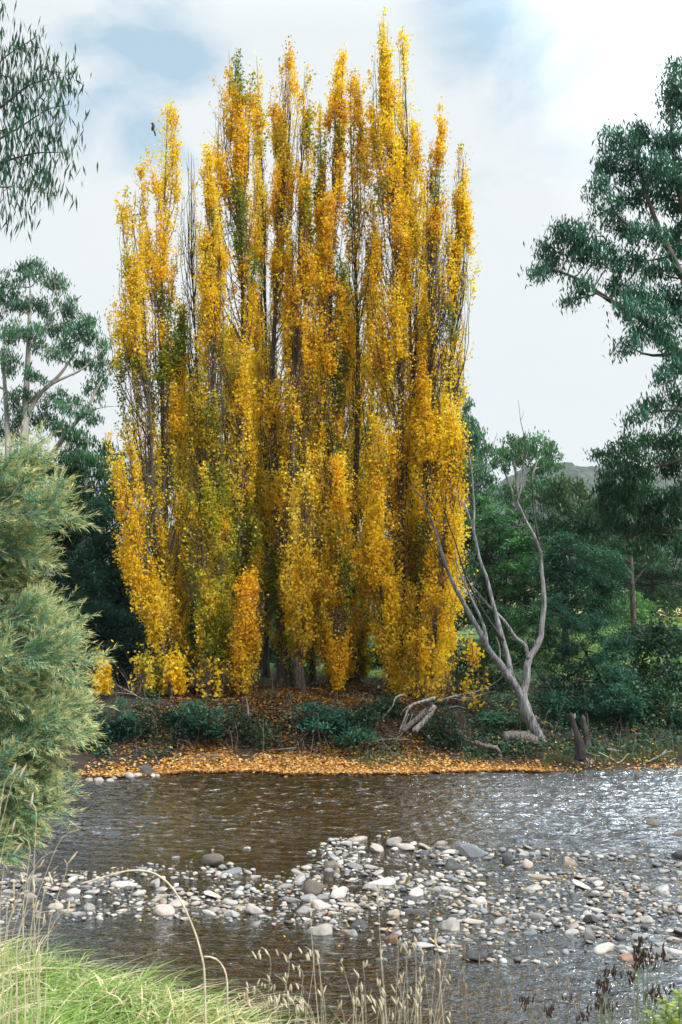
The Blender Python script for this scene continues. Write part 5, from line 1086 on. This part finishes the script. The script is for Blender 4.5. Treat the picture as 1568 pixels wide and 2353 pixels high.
BIG = [  # px, py of the foot, width px, height px, colour, shape, label
    (1086, 1972, 74, 40, 'blue grey', 'block0', 'large dark blue grey boulder at the back of the gravel bar'),
    (1043, 2001, 62, 30, 'dark grey', 'block1', 'dark wet boulder just left and in front of the big blue grey one'),
    (488, 1990, 66, 32, 'brown', 'round1', 'brown dark boulder at the back of the left gravel'),
    (720, 2056, 64, 46, 'brown', 'round2', 'rounded brown grey boulder resting on smaller ones, middle of the bar'),
    (708, 2072, 46, 26, 'grey', 'round3', 'smooth grey stone tucked under the rounded brown boulder'),
    (778, 2066, 50, 34, 'white', 'block3', 'chunky white stone right of the rounded brown boulder'),
    (738, 2150, 72, 34, 'white', 'block4', 'broad white flat stone at the near edge of the bar'),
    (582, 2100, 48, 30, 'white', 'round4', 'oval white stone in shallow water left of the middle'),
    (536, 2108, 50, 26, 'pale grey', 'block5', 'pale wedge stone left of the oval white stone'),
    (528, 2078, 46, 20, 'pale grey', 'round5', 'flat pale stone behind the wedge stone'),
    (374, 2104, 56, 34, 'pinkish', 'round6', 'pinkish grey rounded boulder in the left shallows'),
    (206, 2092, 40, 24, 'pale grey', 'block6', 'pale stone with a dark side at the far left of the bar'),
    (126, 2090, 42, 24, 'cream', 'round7', 'cream rounded stone near the dry grass at left'),
    (166, 2056, 52, 18, 'white', 'round0', 'long white flat stone behind the cream one at left'),
    (352, 2038, 40, 24, 'pale grey', 'block2', 'pale grey block at the back of the left gravel'),
    (1092, 2206, 66, 32, 'dark grey', 'block7', 'black wet boulder at the near edge of the bar'),
    (880, 2208, 38, 16, 'blue grey', 'block5', 'flat blue grey stone alone in the near pool'),
    (1036, 2140, 64, 36, 'white', 'block4', 'large white slab with a point near the front of the bar'),
    (870, 1958, 44, 26, 'pinkish', 'block6', 'pinkish block in the rear stone cluster'),
    (906, 1945, 40, 28, 'pale grey', 'block3', 'pale pointed stone in the rear stone cluster'),
    (1310, 1990, 48, 28, 'tan', 'block1', 'tan block on the back edge right of the middle'),
    (1214, 1995, 32, 30, 'pinkish', 'round2', 'pinkish rounded stone behind the bar centre'),
    (1166, 1988, 28, 30, 'dark grey', 'block0', 'dark upright stone right of the big blue grey boulder'),
    (900, 2170, 34, 34, 'rusty brown', 'block2', 'rusty orange upright stone at the near edge'),
    (1508, 1896, 44, 20, 'brown', 'block6', 'brown pointed rock alone in the riffle at right'),
    (1364, 2122, 44, 30, 'dark grey', 'block5', 'dark blocky stone in the right half of the bar'),
    (1236, 2112, 50, 24, 'grey', 'round5', 'smooth grey slab in the right half of the bar'),
    (1356, 2160, 36, 44, 'grey', 'block1', 'upright grey stone near the front right of the bar'),
    (1150, 2124, 40, 22, 'pale grey', 'block3', 'pale angular stone left of the grey slab'),
    (1520, 2196, 46, 26, 'grey', 'block4', 'grey angular stone at the front right corner of the bar'),
    (1490, 2120, 46, 24, 'pale grey', 'round7', 'pale stone near the right edge of the picture'),
    (1430, 2160, 30, 22, 'blue grey', 'block0', 'blue grey block right of the upright grey stone'),
    (1220, 2150, 40, 24, 'blue grey', 'round3', 'blue grey rounded stone left of the upright grey one'),
    (1100, 2080, 44, 24, 'pale grey', 'block2', 'pale slab behind the large white slab'),
    (960, 2060, 46, 24, 'white', 'round0', 'smooth white stone in the bar centre'),
    (850, 2045, 40, 24, 'pale grey', 'block7', 'pale grey stone right of the chunky white one'),
    (758, 1998, 44, 24, 'brown', 'block2', 'brown square rock behind the rounded brown boulder'),
    (905, 2105, 40, 22, 'cream', 'block4', 'cream stone in front of the smooth white one'),
]
placed = []; landmarks = []
for px, py, w_, h_, col, shp, lab in BIG:
    x, y = on_water(px, py); s = y / F; W_ = w_ * s * .9; D_ = W_ * rng.uniform(.6, .85); H_ = h_ * s * 1.05; y += D_ * .35
    stone(x, y, W_, D_, H_ * 1.12, col, shp, rng.uniform(-.4, .4), rng.normal(0, .06, 2), name='river_boulder' if W_ > .33 else 'river_stone', label=lab, cat='boulder' if W_ > .33 else 'stone', group=SG, sink=.25)
    placed.append((x, y, W_ * .45)); landmarks.append((px, py, lab, x, y))
FLS = [(205, 1796, 18, 8, 'tan'), (228, 1797, 22, 10, 'white'), (254, 1797, 18, 8, 'cream'), (263, 1792, 14, 7, 'pale grey'), (300, 1788, 28, 12, 'pale grey'), (316, 1788, 22, 10, 'cream'), (338, 1784, 38, 22, 'dark grey'), (352, 1787, 12, 8, 'white'), (363, 1787, 12, 8, 'cream')]
FLN = ['tan stone, first from the left in the row along the far left shore', 'white long stone in the row along the far left shore', 'cream stone third in the row along the far left shore', 'small pale stone touching the third one of the far shore row', 'wide pale grey stone in the far left shore row',
       'cream stone leaning on the dark shore rock', 'dark pointed rock in the row along the far left shore', 'tiny white stone right of the dark shore rock', 'cream stone at the right end of the far shore row']
for (px, py, w_, h_, col), lab in zip(FLS, FLN):
    x, y = on_water(px, py); s = y / F
    o = stone(x, y, w_ * s, w_ * s * .8, h_ * s * 1.5, col, 'round%d' % rng.integers(8) if col != 'dark grey' else 'block0', rng.uniform(-.5, .5), (0, 0), label=lab, cat='stone', group='stones along the far left shore'); o.location.z = h_ * s * .45
x, y = on_water(1518, 1757); o = stone(x, y, .24, .2, .16, 'pale grey', 'round3', 0, (0, 0), label='smooth pale stone on the shore at the right edge below the branch', cat='stone', group='stones along the far shore'); o.location.z = .06
for px, py, w_, col, lab in ((1028, 1868, 16, 'tan', 'small tan stone breaking the riffle right of the middle'), (1332, 1858, 16, 'brown', 'brown stone breaking the riffle below the stumps'), (1320, 1935, 24, 'blue grey', 'flat blue grey stone awash behind the bar'), (1475, 1938, 22, 'brown', 'small brown stone awash at right'),
                           (1555, 1920, 30, 'brown', 'brown stone awash at the right edge'), (1560, 1970, 44, 'dark grey', 'long dark stone awash at the right edge'), (490, 1955, 18, 'tan', 'small tan stone in the water behind the left dark boulder'), (570, 1950, 22, 'pale grey', 'pale stone alone in the dark water behind the bar'),
                           (404, 1972, 20, 'pale grey', 'small pale stone in the water left of the dark brown boulder'), (1015, 1940, 26, 'cream', 'pair like cream stone behind the big dark boulders'), (1120, 1868, 14, 'dark grey', 'small dark stone breaking the far riffle'), (1210, 1900, 16, 'brown', 'small brown stone in the bright riffle')):
    x, y = on_water(px, py); s = y / F
    stone(x, y, w_ * s, w_ * s * .7, w_ * s * .75, col, 'block%d' % rng.integers(8), rng.uniform(-.5, .5), (0, 0), label=lab, cat='stone', group='single stones in the water', sink=.3); placed.append((x, y, w_ * s * .5))

# the many smaller stones of the bar: the largest-looking 240 as objects, the rest as one mass
def bar_density(px, py, x, y):
    d = ss(-.25, .3, poly_sd(x, y, BAR)) * (.14 + 1.25 * ss(.38, .60, fbm(x * 1.3, y * 1.3, 141)))
    d = d * (1 - .82 * np.exp(-(((px - 640) / 55) ** 2 + ((py - 2060) / 40) ** 2)))      # open water inside the bar
    d = d * (1 - .7 * np.exp(-(((px - 860) / 90) ** 2 + ((py - 1985) / 14) ** 2)))
    d = d * (1 - .6 * np.exp(-(((px - 1130) / 70) ** 2 + ((py - 2170) / 25) ** 2)))
    d = d * (1 - .45 * ss(1350, 1500, px) * ss(2080, 2000, py)) * (1 - .35 * ss(420, 300, px))
    return np.clip(d, 0, 1.3)
cand = []
cell = {}
def free(x, y, r):
    i, j = int(x // .35), int(y // .35)
    for a in (-1, 0, 1):
        for b in (-1, 0, 1):
            for (u, v_, r2) in cell.get((i + a, j + b), ()):
                if (x - u) ** 2 + ((y - v_)) ** 2 < ((r + r2) * .80) ** 2: return False
    return True
for x, y, r in placed:
    for dx in (-.3, 0, .3): cell.setdefault((int((x + dx) // .35), int(y // .35)), []).append((x, y, r))
nT = 42000; cx_ = rng.uniform(-4.6, 6.2, nT); cy2 = rng.uniform(9.8, 17.5, nT)
pxs = 784 + F * cx_ / (cy2 * 1.0); tz = (0 - CAM[2]) / cy2; pys = 1176.5 - F * (tz * math.cos(PITCH) - math.sin(PITCH)) / (math.cos(PITCH) + tz * math.sin(PITCH))
dens_ = bar_density(pxs, pys, cx_, cy2); u_ = rng.random(nT)
order_r = np.concatenate([np.sort(np.exp(rng.normal(-2.95, .42, nT // 3)))[::-1], np.exp(rng.normal(-3.5, .38, nT - nT // 3))])
for i in range(nT):
    if u_[i] > dens_[i] * (.62 + .3 * (pxs[i] > 1000)) or not -80 < pxs[i] < 1650: continue
    r = min(order_r[i] * (.9 if pxs[i] > 1100 else 1), .15)
    if free(cx_[i], cy2[i], r):
        cell.setdefault((int(cx_[i] // .35), int(cy2[i] // .35)), []).append((cx_[i], cy2[i], r)); cand.append((cx_[i], cy2[i], r, pxs[i], pys[i]))
CN = list(CO)
def pickcol(px):
    w_ = np.array([3.4, 1.6, 2, 2.6, 1.2, .6, .8, .7, .15, .5]) if px < 1100 else np.array([3.0, 1.3, 1.0, 3.0, 1.8, .9, 1.1, .9, .2, .8])
    return CN[rng.choice(10, p=w_ / w_.sum())]
inview = [c for c in cand if 0 < c[3] < 1568]
inview.sort(key=lambda c: -c[2] / c[1]); solo = inview[:236]; rest = inview[236:] + [c for c in cand if not 0 < c[3] < 1568]
used = {}
KEEP = {}
for lm in landmarks: KEEP[lm[2]] = lm
info = []
for (x, y, r, px, py) in solo:
    col = pickcol(px); blocky = rng.random() < .82; shp = ('block%d' if blocky else 'round%d') % rng.integers(8)
    w_ = 2 * r * rng.uniform(.95, 1.5); d_ = 2 * r * rng.uniform(.6, 1.0); h_ = 2 * r * rng.uniform(.22, .52)
    j = min(range(len(landmarks)), key=lambda k: ((landmarks[k][3] - x) ** 2 + (landmarks[k][4] - y) ** 2)); lm = landmarks[j]
    dx, dy = px - lm[0], (py - lm[1]) * 2.2
    side = ('right of' if dx > 0 else 'left of') if abs(dx) > abs(dy) else ('in front of' if dy > 0 else 'behind')
    form = 'flat' if h_ < .40 * w_ else ('chunky' if blocky else 'rounded')
    info.append([x, y, w_, d_, h_, col, shp, form, side, lm, math.hypot(dx, dy)])
from collections import defaultdict
bk = defaultdict(list)
for e in info: bk[(e[5], e[7], e[8], e[9][2])].append(e)
ORD = ['', 'next ', 'third ', 'fourth ', 'fifth ', 'sixth ', 'seventh ', 'eighth ']
names_ = ['large blue grey boulder', 'dark wet boulder near the blue grey one', 'brown dark boulder at left', 'rounded brown grey boulder', 'grey stone under the brown grey boulder', 'chunky white stone', 'broad white flat stone', 'oval white stone',
          'pale wedge stone', 'flat stone behind the pale wedge', 'pinkish boulder in the left shallows', 'dark sided stone at far left', 'cream stone near the dry grass', 'long white stone at left', 'pale block at the left rear', 'black wet boulder at the near edge', 'flat stone alone in the near pool',
          'large pointed white slab', 'pinkish block of the rear cluster', 'pale pointed stone of the rear cluster', 'tan block on the back edge', 'pinkish stone behind the bar centre', 'dark upright stone at the back', 'rusty orange upright stone', 'brown pointed rock in the riffle', 'dark blocky stone at right', 'smooth grey slab at right',
          'upright grey stone at front right', 'pale angular stone at right', 'grey stone of the front right corner', 'pale stone near the right edge', 'blue grey block at front right', 'blue grey rounded stone at right', 'pale slab behind the white slab', 'smooth white central stone', 'pale stone right of the white chunk', 'brown square rock', 'cream stone in front of centre']
SHORT = {lm[2]: n__ for lm, n__ in zip(landmarks, names_)}
for key, es in bk.items():
    es.sort(key=lambda e: e[10])
    for k, e in enumerate(es):
        lab = '%s%s %s stone %s the %s' % (ORD[min(k, 7)], e[5], e[7], e[8], SHORT[e[9][2]])
        if len(lab.split()) > 16: lab = ' '.join(lab.split()[:16])
        stone(e[0], e[1], e[2], e[3], e[4], e[5], e[6], rng.uniform(-1, 1), rng.normal(0, .22, 2), label=lab, cat='stone', group=SG, sink=.22)
# rest as one mass, plus fine gravel
LO = [stone_shape(2, 400 + k, .6) for k in range(6)]; GR = [stone_shape(1, 500 + k, .5) for k in range(6)]
V, Fc, Cc, off = [], [], [], 0
n = 2600; gx_ = rng.uniform(-4.6, 6.2, n * 3); gy = rng.uniform(9.8, 17.5, n * 3)
px_ = 784 + F * gx_ / gy; tz = -CAM[2] / gy; py_ = 1176.5 - F * (tz * math.cos(PITCH) - math.sin(PITCH)) / (math.cos(PITCH) + tz * math.sin(PITCH))
k = rng.random(n * 3) < bar_density(px_, py_, gx_, gy) * .8
fine = [(a, b, r, p_, 0) for a, b, r, p_ in zip(gx_[k], gy[k], rng.uniform(.012, .032, k.sum()), px_[k])]
for lst, lib in ((rest, LO), (fine, GR)):
    for (x, y, r, px, py) in lst:
        v, f = lib[rng.integers(6)]; a = rng.random() * 6.28; ca, sa = math.cos(a), math.sin(a)
        sc_ = np.array([r * rng.uniform(.9, 1.3), r * rng.uniform(.7, 1), r * rng.uniform(.35, .65)]); vv = v * sc_
        vv = np.stack([vv[:, 0] * ca - vv[:, 1] * sa, vv[:, 0] * sa + vv[:, 1] * ca, vv[:, 2] + rng.normal(0, .12) * vv[:, 0]], -1)
        vv += [x, y, max(float(0), 0) + -.004 + sc_[2] * .45]
        V.append(vv); Fc.append(f + off); off += len(v); Cc.append(np.repeat((np.array(CO[pickcol(px)]) * rng.uniform(.62, 1.05))[None], len(f), 0))
ob('gravel', mesh('gravel', np.concatenate(V), np.concatenate(Fc), np.concatenate(Cc), True), pebm, kind='stuff')
# stones under water that show as amber shapes
V, Fc, Cc, off = [], [], [], 0
for _ in range(1500):
    x, y = rng.uniform(-6, 7), rng.uniform(8.6, 19); r = rng.uniform(.04, .13); v, f = GR[rng.integers(6)] if r < .07 else LO[rng.integers(6)]
    vv = v * np.array([r, r * .8, r * .35]); z = float(height(x, y)); vv += [x, y, min(z, -.03 - r * .35) + .2 * r]
    V.append(vv); Fc.append(f + off); off += len(v); Cc.append(np.repeat((np.array([[.20, .11, .045], [.34, .20, .08], [.10, .07, .04], [.36, .28, .18]][rng.integers(4)]) * rng.uniform(.7, 1.2))[None], len(f), 0))
ob('submerged_gravel', mesh('submerged_gravel', np.concatenate(V), np.concatenate(Fc), np.concatenate(Cc), True), pebm, kind='stuff')

# loose leaves caught among the stones, twigs and dead stems on the far bank
def strays():
    n = 900; x = rng.uniform(-5, 6, n); y = rng.uniform(9.8, 17, n); k = poly_sd(x, y, BAR) > -.3; x, y = x[k], y[k]; n = len(x)
    ax = unit(rdir(n) * np.array([1, 1, .3])); v, q_ = diamonds(np.stack([x, y, rng.uniform(.0, .03, n)], -1), ax, unit(np.cross(ax, rdir(n, (0, 0, 2), .5))), rng.uniform(.03, .055, n), rng.uniform(.03, .05, n))
    ob('stray_leaves', mesh('stray_leaves', v, q_, np.array([.62, .38, .06]) * rng.uniform(.4, 1.1, (n, 1))), M['litter'], kind='stuff')
    n = 420; x = rng.uniform(-5.6, 8.2, n); y = far_edge(x) + rng.uniform(.5, 3.4, n); z = height(x, y)
    up = (rng.random(n) < .45)[:, None]; dr_ = np.where(up, rdir(n, (0, 0, 2.2), .7), unit(rdir(n) * np.array([1, .6, .25]))); Lg = np.where(up[:, 0], rng.uniform(.3, 1.1, n), rng.uniform(.2, .9, n))
    b0 = np.stack([x, y, z], -1); t_ = np.linspace(0, 1, 6)[None, :, None]; p_ = b0[:, None] + dr_[:, None] * t_ * Lg[:, None, None] + rng.normal(0, .025, (n, 6, 3)) * t_ + np.array([0, 0, .03])
    v, q_ = tubes(p_, rng.uniform(.003, .008, (n, 1)) * np.linspace(1, .35, 6)[None], 4)
    ob('bank_twigs', mesh('bank_twigs', v, q_, None, True), M['root'], kind='stuff')
strays()

# ------------------------------------------------------------------ near bank: grass, dry stems, sedges
def near_grass():
    n = 30000
    x = rng.uniform(-1.75, 1.5, n); y = rng.uniform(2.2, 4.9, n) 
    edge = 4.6 - .95 * ss(-1.4, .6, x) - .5 * ss(.2, 1.0, x)
    k = (y < edge + rng.normal(0, .08, n)) & (rng.random(n) < 1.0 - .93 * ss(.05, .62, x)); x, y = x[k], y[k]; n = len(x)
    z = height(x, y) - .02
    Lg = rng.uniform(.07, .23, n) * (.5 + .9 * fbm(x * 2.2, y * 2.2, 151))
    # blades comb over to the right and down the bank
    lean = np.stack([rng.normal(.06, .16, n), rng.normal(.02, .12, n)], -1)
    dead = rng.random(n) < .42 + .6 * (fbm(x * 1.8, y * 1.8, 152) - .5) * 2
    m_ = rng.random((n, 1)); col = np.array([.08, .21, .03]) * (1 - m_) + np.array([.32, .50, .11]) * m_
    col[dead] = (np.array([.62, .56, .34]) + rng.random((n, 1)) * np.array([.25, .24, .18]))[dead]
    v, q_, c = blades(x, y, z, Lg, rng.uniform(.004, .012, n), lean, col, 4, .9)
    ob('grass', mesh('grass', v, q_, c), M['grass'], kind='stuff')
near_grass()
TANR = bark_mat('tan rush', (.12, .085, .06), (.34, .25, .18), 40, 3, .1)
STRAW = bark_mat('dry straw', (.36, .29, .19), (.68, .60, .46), 40, 3, .1)
BROWNH = bark_mat('brown seed head', (.022, .014, .012), (.085, .05, .04), 60, 2, .5)
def stemset(name, label, cat, stems, group=None, heads=None, Yd=3.2, mat=None, headmat=None, extra=None):
    """stems: list of (pixel points, Y, r0, r1); roots go down to the ground"""
    p0 = P(stems[0][0][0][0], stems[0][0][0][1], stems[0][1]); g = float(height(p0[0], p0[1])); O = np.array([p0[0], p0[1], g])
    root = thing(name, O, label=label, cat=cat, group=group); parts = []
    for pts, Y_, r0, r1 in stems:
        pp = np.array([P(p[0], p[1], Y_) for p in pts]); pp[0, 2] = min(pp[0, 2], float(height(pp[0, 0], pp[0, 1]))) - .02
        v, q_ = limb(pp - O, r0, r1, 5, len(pts) * 6, .05, cap=False); ob('stalk', mesh('stalk', v, q_, None, True), mat or STRAW, root)
    if heads:
        for v, q_ in heads: ob('seed_head', mesh('seed_head', v - O, q_, None, True), headmat or STRAW, root)
    return root
def head(px, py, Y_, ln, r, tilt=0.0):
    c = P(px, py, Y_); k = 7; t_ = np.linspace(0, 1, k); p = np.stack([c[0] + tilt * ln * t_, np.full(k, c[1]), c[2] + ln * (t_ - .5)], -1)
    rr_ = r * np.sin(np.pi * np.clip(t_ * .9 + .08, 0, 1)) ** .6; return tubes(p[None], rr_[None], 6)
stemset('arching_reed', 'long bent dead stem arching up over the left of the river', 'dead reed', [([(482, 2300), (470, 2220), (452, 2150), (425, 2085), (395, 2035), (355, 2003), (300, 1998), (240, 2015), (190, 2030)], 3.4, .0042, .0025)])
stemset('arching_reed', 'short curled dry stem right of the long arching one', 'dead reed', [([(532, 2280), (522, 2235), (505, 2205), (485, 2195), (470, 2198)], 3.3, .004, .0025)])
sp = []; hd = []
for k in range(26):
    x0 = rng.uniform(-60, 90); top_x = x0 + rng.uniform(-20, 120); ty = rng.uniform(1760, 2180); mid = (x0 * .55 + top_x * .45 - 12, 2300 * .45 + ty * .55)
    Y_ = rng.uniform(2.7, 3.5); hook = rng.uniform(10, 40) * (1 if rng.random() < .7 else -1)
    sp.append(([(x0, 2400), (x0 * .8 + top_x * .2, 2300), mid, (top_x, ty), (top_x + hook, ty - rng.uniform(-10, 14))], Y_, .0017, .0009))
    if rng.random() < .5: hd.append(head(top_x + hook * .5, ty, Y_, rng.uniform(.025, .05), .003, rng.uniform(-.5, .8)))
stemset('dry_grass_clump', 'tall blurred clump of straw coloured grass at the lower left edge', 'dry grass', sp, heads=hd)
for k, (x0, x1, lab) in enumerate(((600, 740, 'dry nodding grass with drooping seed heads below the middle of the bar'), (880, 1010, 'dense upright clump of dry golden grass right of the green grass'), (730, 860, 'thin dry stalks between the two larger dry grass clumps'))):
    sp, hd = [], []
    for _ in range((16, 30, 14)[k]):
        a = rng.uniform(x0, x1); ty = rng.uniform(2170, 2320) if k != 1 else rng.uniform(2140, 2330); tx = a + rng.normal((-10, 4, 10)[k], 28); Y_ = rng.uniform(3.1, 3.7)
        sp.append(([(a, 2400), (a * .6 + tx * .4, 2330), (tx, ty), (tx - (26 if k == 0 else 4), ty - 6)], Y_, .0012, .0006))
        for j in range(4 if k == 0 else 2): hd.append(head(tx - (rng.uniform(0, 40) if k == 0 else rng.uniform(-4, 4)), ty + rng.uniform(-6, 22), Y_, rng.uniform(.014, .03), .0028, rng.uniform(-.7, .4)))
    stemset('dry_grass_clump', lab, 'dry grass', sp, heads=hd, group='dry grass clumps along the near bank')
for px, ty, lab in ((712, 2070, 'single tall thin stalk in front of the broad white stone'), (868, 2040, 'tall stalk with a fine seed head right of centre'), (1000, 2140, 'leaning thin stalk at the right of the dry golden grass')):
    Y_ = 3.5; stemset('grass_stalk', lab, 'grass stalk', [([(px + 40, 2400), (px + 14, 2280), (px + 8, 2200), (px, ty)], Y_, .0017, .0008)], heads=[head(px + rng.uniform(-2, 3), ty + 10 * j, Y_, .02, .0025, .1) for j in range(4)], group='single stalks along the near bank')
# slim stalks with small spikes across the right foreground
for k, (x0, x1) in enumerate(((1000, 1110), (1110, 1230), (1230, 1360))):
    sp, hd = [], []
    for _ in range(12):
        a = rng.uniform(x0, x1); ty = rng.uniform(2180, 2350) + 30 * math.sin(a * .05); tx = a + rng.normal(-6, 10); Y_ = rng.uniform(3.6, 4.3)
        sp.append(([(a, 2480), (a, 2380), (tx, ty)], Y_, .0009, .0006)); hd.append(head(tx, ty - 6, Y_, rng.uniform(.02, .04), .0026))
    stemset('spiked_rush', ('leftmost', 'middle', 'rightmost')[k] + ' of the three sparse patches of thin rushes with tan spikes', 'rushes', sp, heads=hd, group='thin rushes in the right foreground', mat=TANR, headmat=TANR)
# brown-headed sedges
GSTEM = bark_mat('sedge stem', (.08, .11, .04), (.20, .24, .10), 40, 3, .1)
for k, (cx0, cy0, nst, lab) in enumerate(((1470, 2190, 8, 'sedge with the largest dark brown finger shaped seed heads'), (1400, 2260, 7, 'sedge with brown upright heads left of the largest one'), (1375, 2330, 7, 'low dark headed sedge at the bottom of the right foreground'), (1510, 2290, 6, 'sedge with a brown tuft near the right edge'), (1290, 2310, 5, 'small dark headed sedge nearest the middle'))):
    sp, hd = [], []; Y_ = 3.4 + .15 * k
    for j in range(nst):
        tx, ty = cx0 + rng.normal(0, 22), cy0 + rng.normal(0, 20); a = cx0 + rng.normal(0, 14)
        sp.append(([(a, 2500), (a * .7 + tx * .3, 2400), (tx, ty + 14)], Y_, .0022, .0014))
        for m_ in range(6): hd.append(head(tx + rng.normal(0, 7), ty + rng.uniform(-14, 12), Y_ + rng.normal(0, .01), rng.uniform(.016, .032), .0033, rng.normal(0, .25)))
    stemset('brown_sedge', lab, 'sedge', sp, heads=hd, group='brown headed sedges in the right foreground', mat=GSTEM, headmat=BROWNH)
# low green herb in the corner
def herb():
    c = P(1560, 2330, 3.0); O = np.array([c[0], c[1], float(height(c[0], c[1]))]); root = thing('wattle_seedling', O, label='yellow green feathery seedling in the lower right corner', cat='seedling')
    tips = [P(px, py, 3.0 + rng.normal(0, .06)) for px, py in ((1500, 2325), (1530, 2300), (1560, 2280), (1545, 2340), (1590, 2300), (1515, 2350))]
    pp = np.array([[O, O * .4 + np.array(tp) * .6 + [0, 0, .05], tp] for tp in tips]) - O
    pp[:, 0] = [0, 0, -.02]
    v, q_ = tubes(pp, np.array([.004, .003, .0012])[None] * np.ones((6, 1)), 5); ob('stalks', mesh('stalks', v, q_, None, True), GSTEM, root)
    n = 1500; i = rng.integers(0, 6, n); t_ = rng.uniform(.35, 1.0, n)[:, None]; b = pp[i, 1] * (1 - t_) + pp[i, 2] * t_
    b = np.where(t_ < 0.5, b, b); ax = unit(rdir(n) * np.array([1, .8, .5])); Lg = rng.uniform(.012, .035, n)
    m_ = rng.random((n, 1)); col = np.array([.12, .26, .08]) * (1 - m_) + np.array([.52, .58, .16]) * m_
    v, q_ = diamonds(b + ax * Lg[:, None] * .5, ax, unit(np.cross(ax, rdir(n))), Lg, Lg * .22); ob('leaves', mesh('leaves', v, q_, col), M['grass'], root)
herb()

# ------------------------------------------------------------------ air between here and the hill
def haze():
    x0, x1, y0, y1, z0, z1 = -1600, 1600, -80, 2300, -3, 130
    v = [(x, y, z) for x in (x0, x1) for y in (y0, y1) for z in (z0, z1)]
    q_ = [(0, 1, 3, 2), (4, 6, 7, 5), (0, 4, 5, 1), (2, 3, 7, 6), (0, 2, 6, 4), (1, 5, 7, 3)]
    m_, t = newmat('haze'); vol = N(t, 'ShaderNodeVolumePrincipled', inp={'Density': .0002, 'Anisotropy': .2}); vol.inputs['Color'].default_value = (.78, .88, 1.0, 1)
    L(t, vol.outputs[0], N(t, 'ShaderNodeOutputMaterial').inputs['Volume'])
    ob('haze', mesh('haze', v, q_), m_, kind='stuff')
haze()
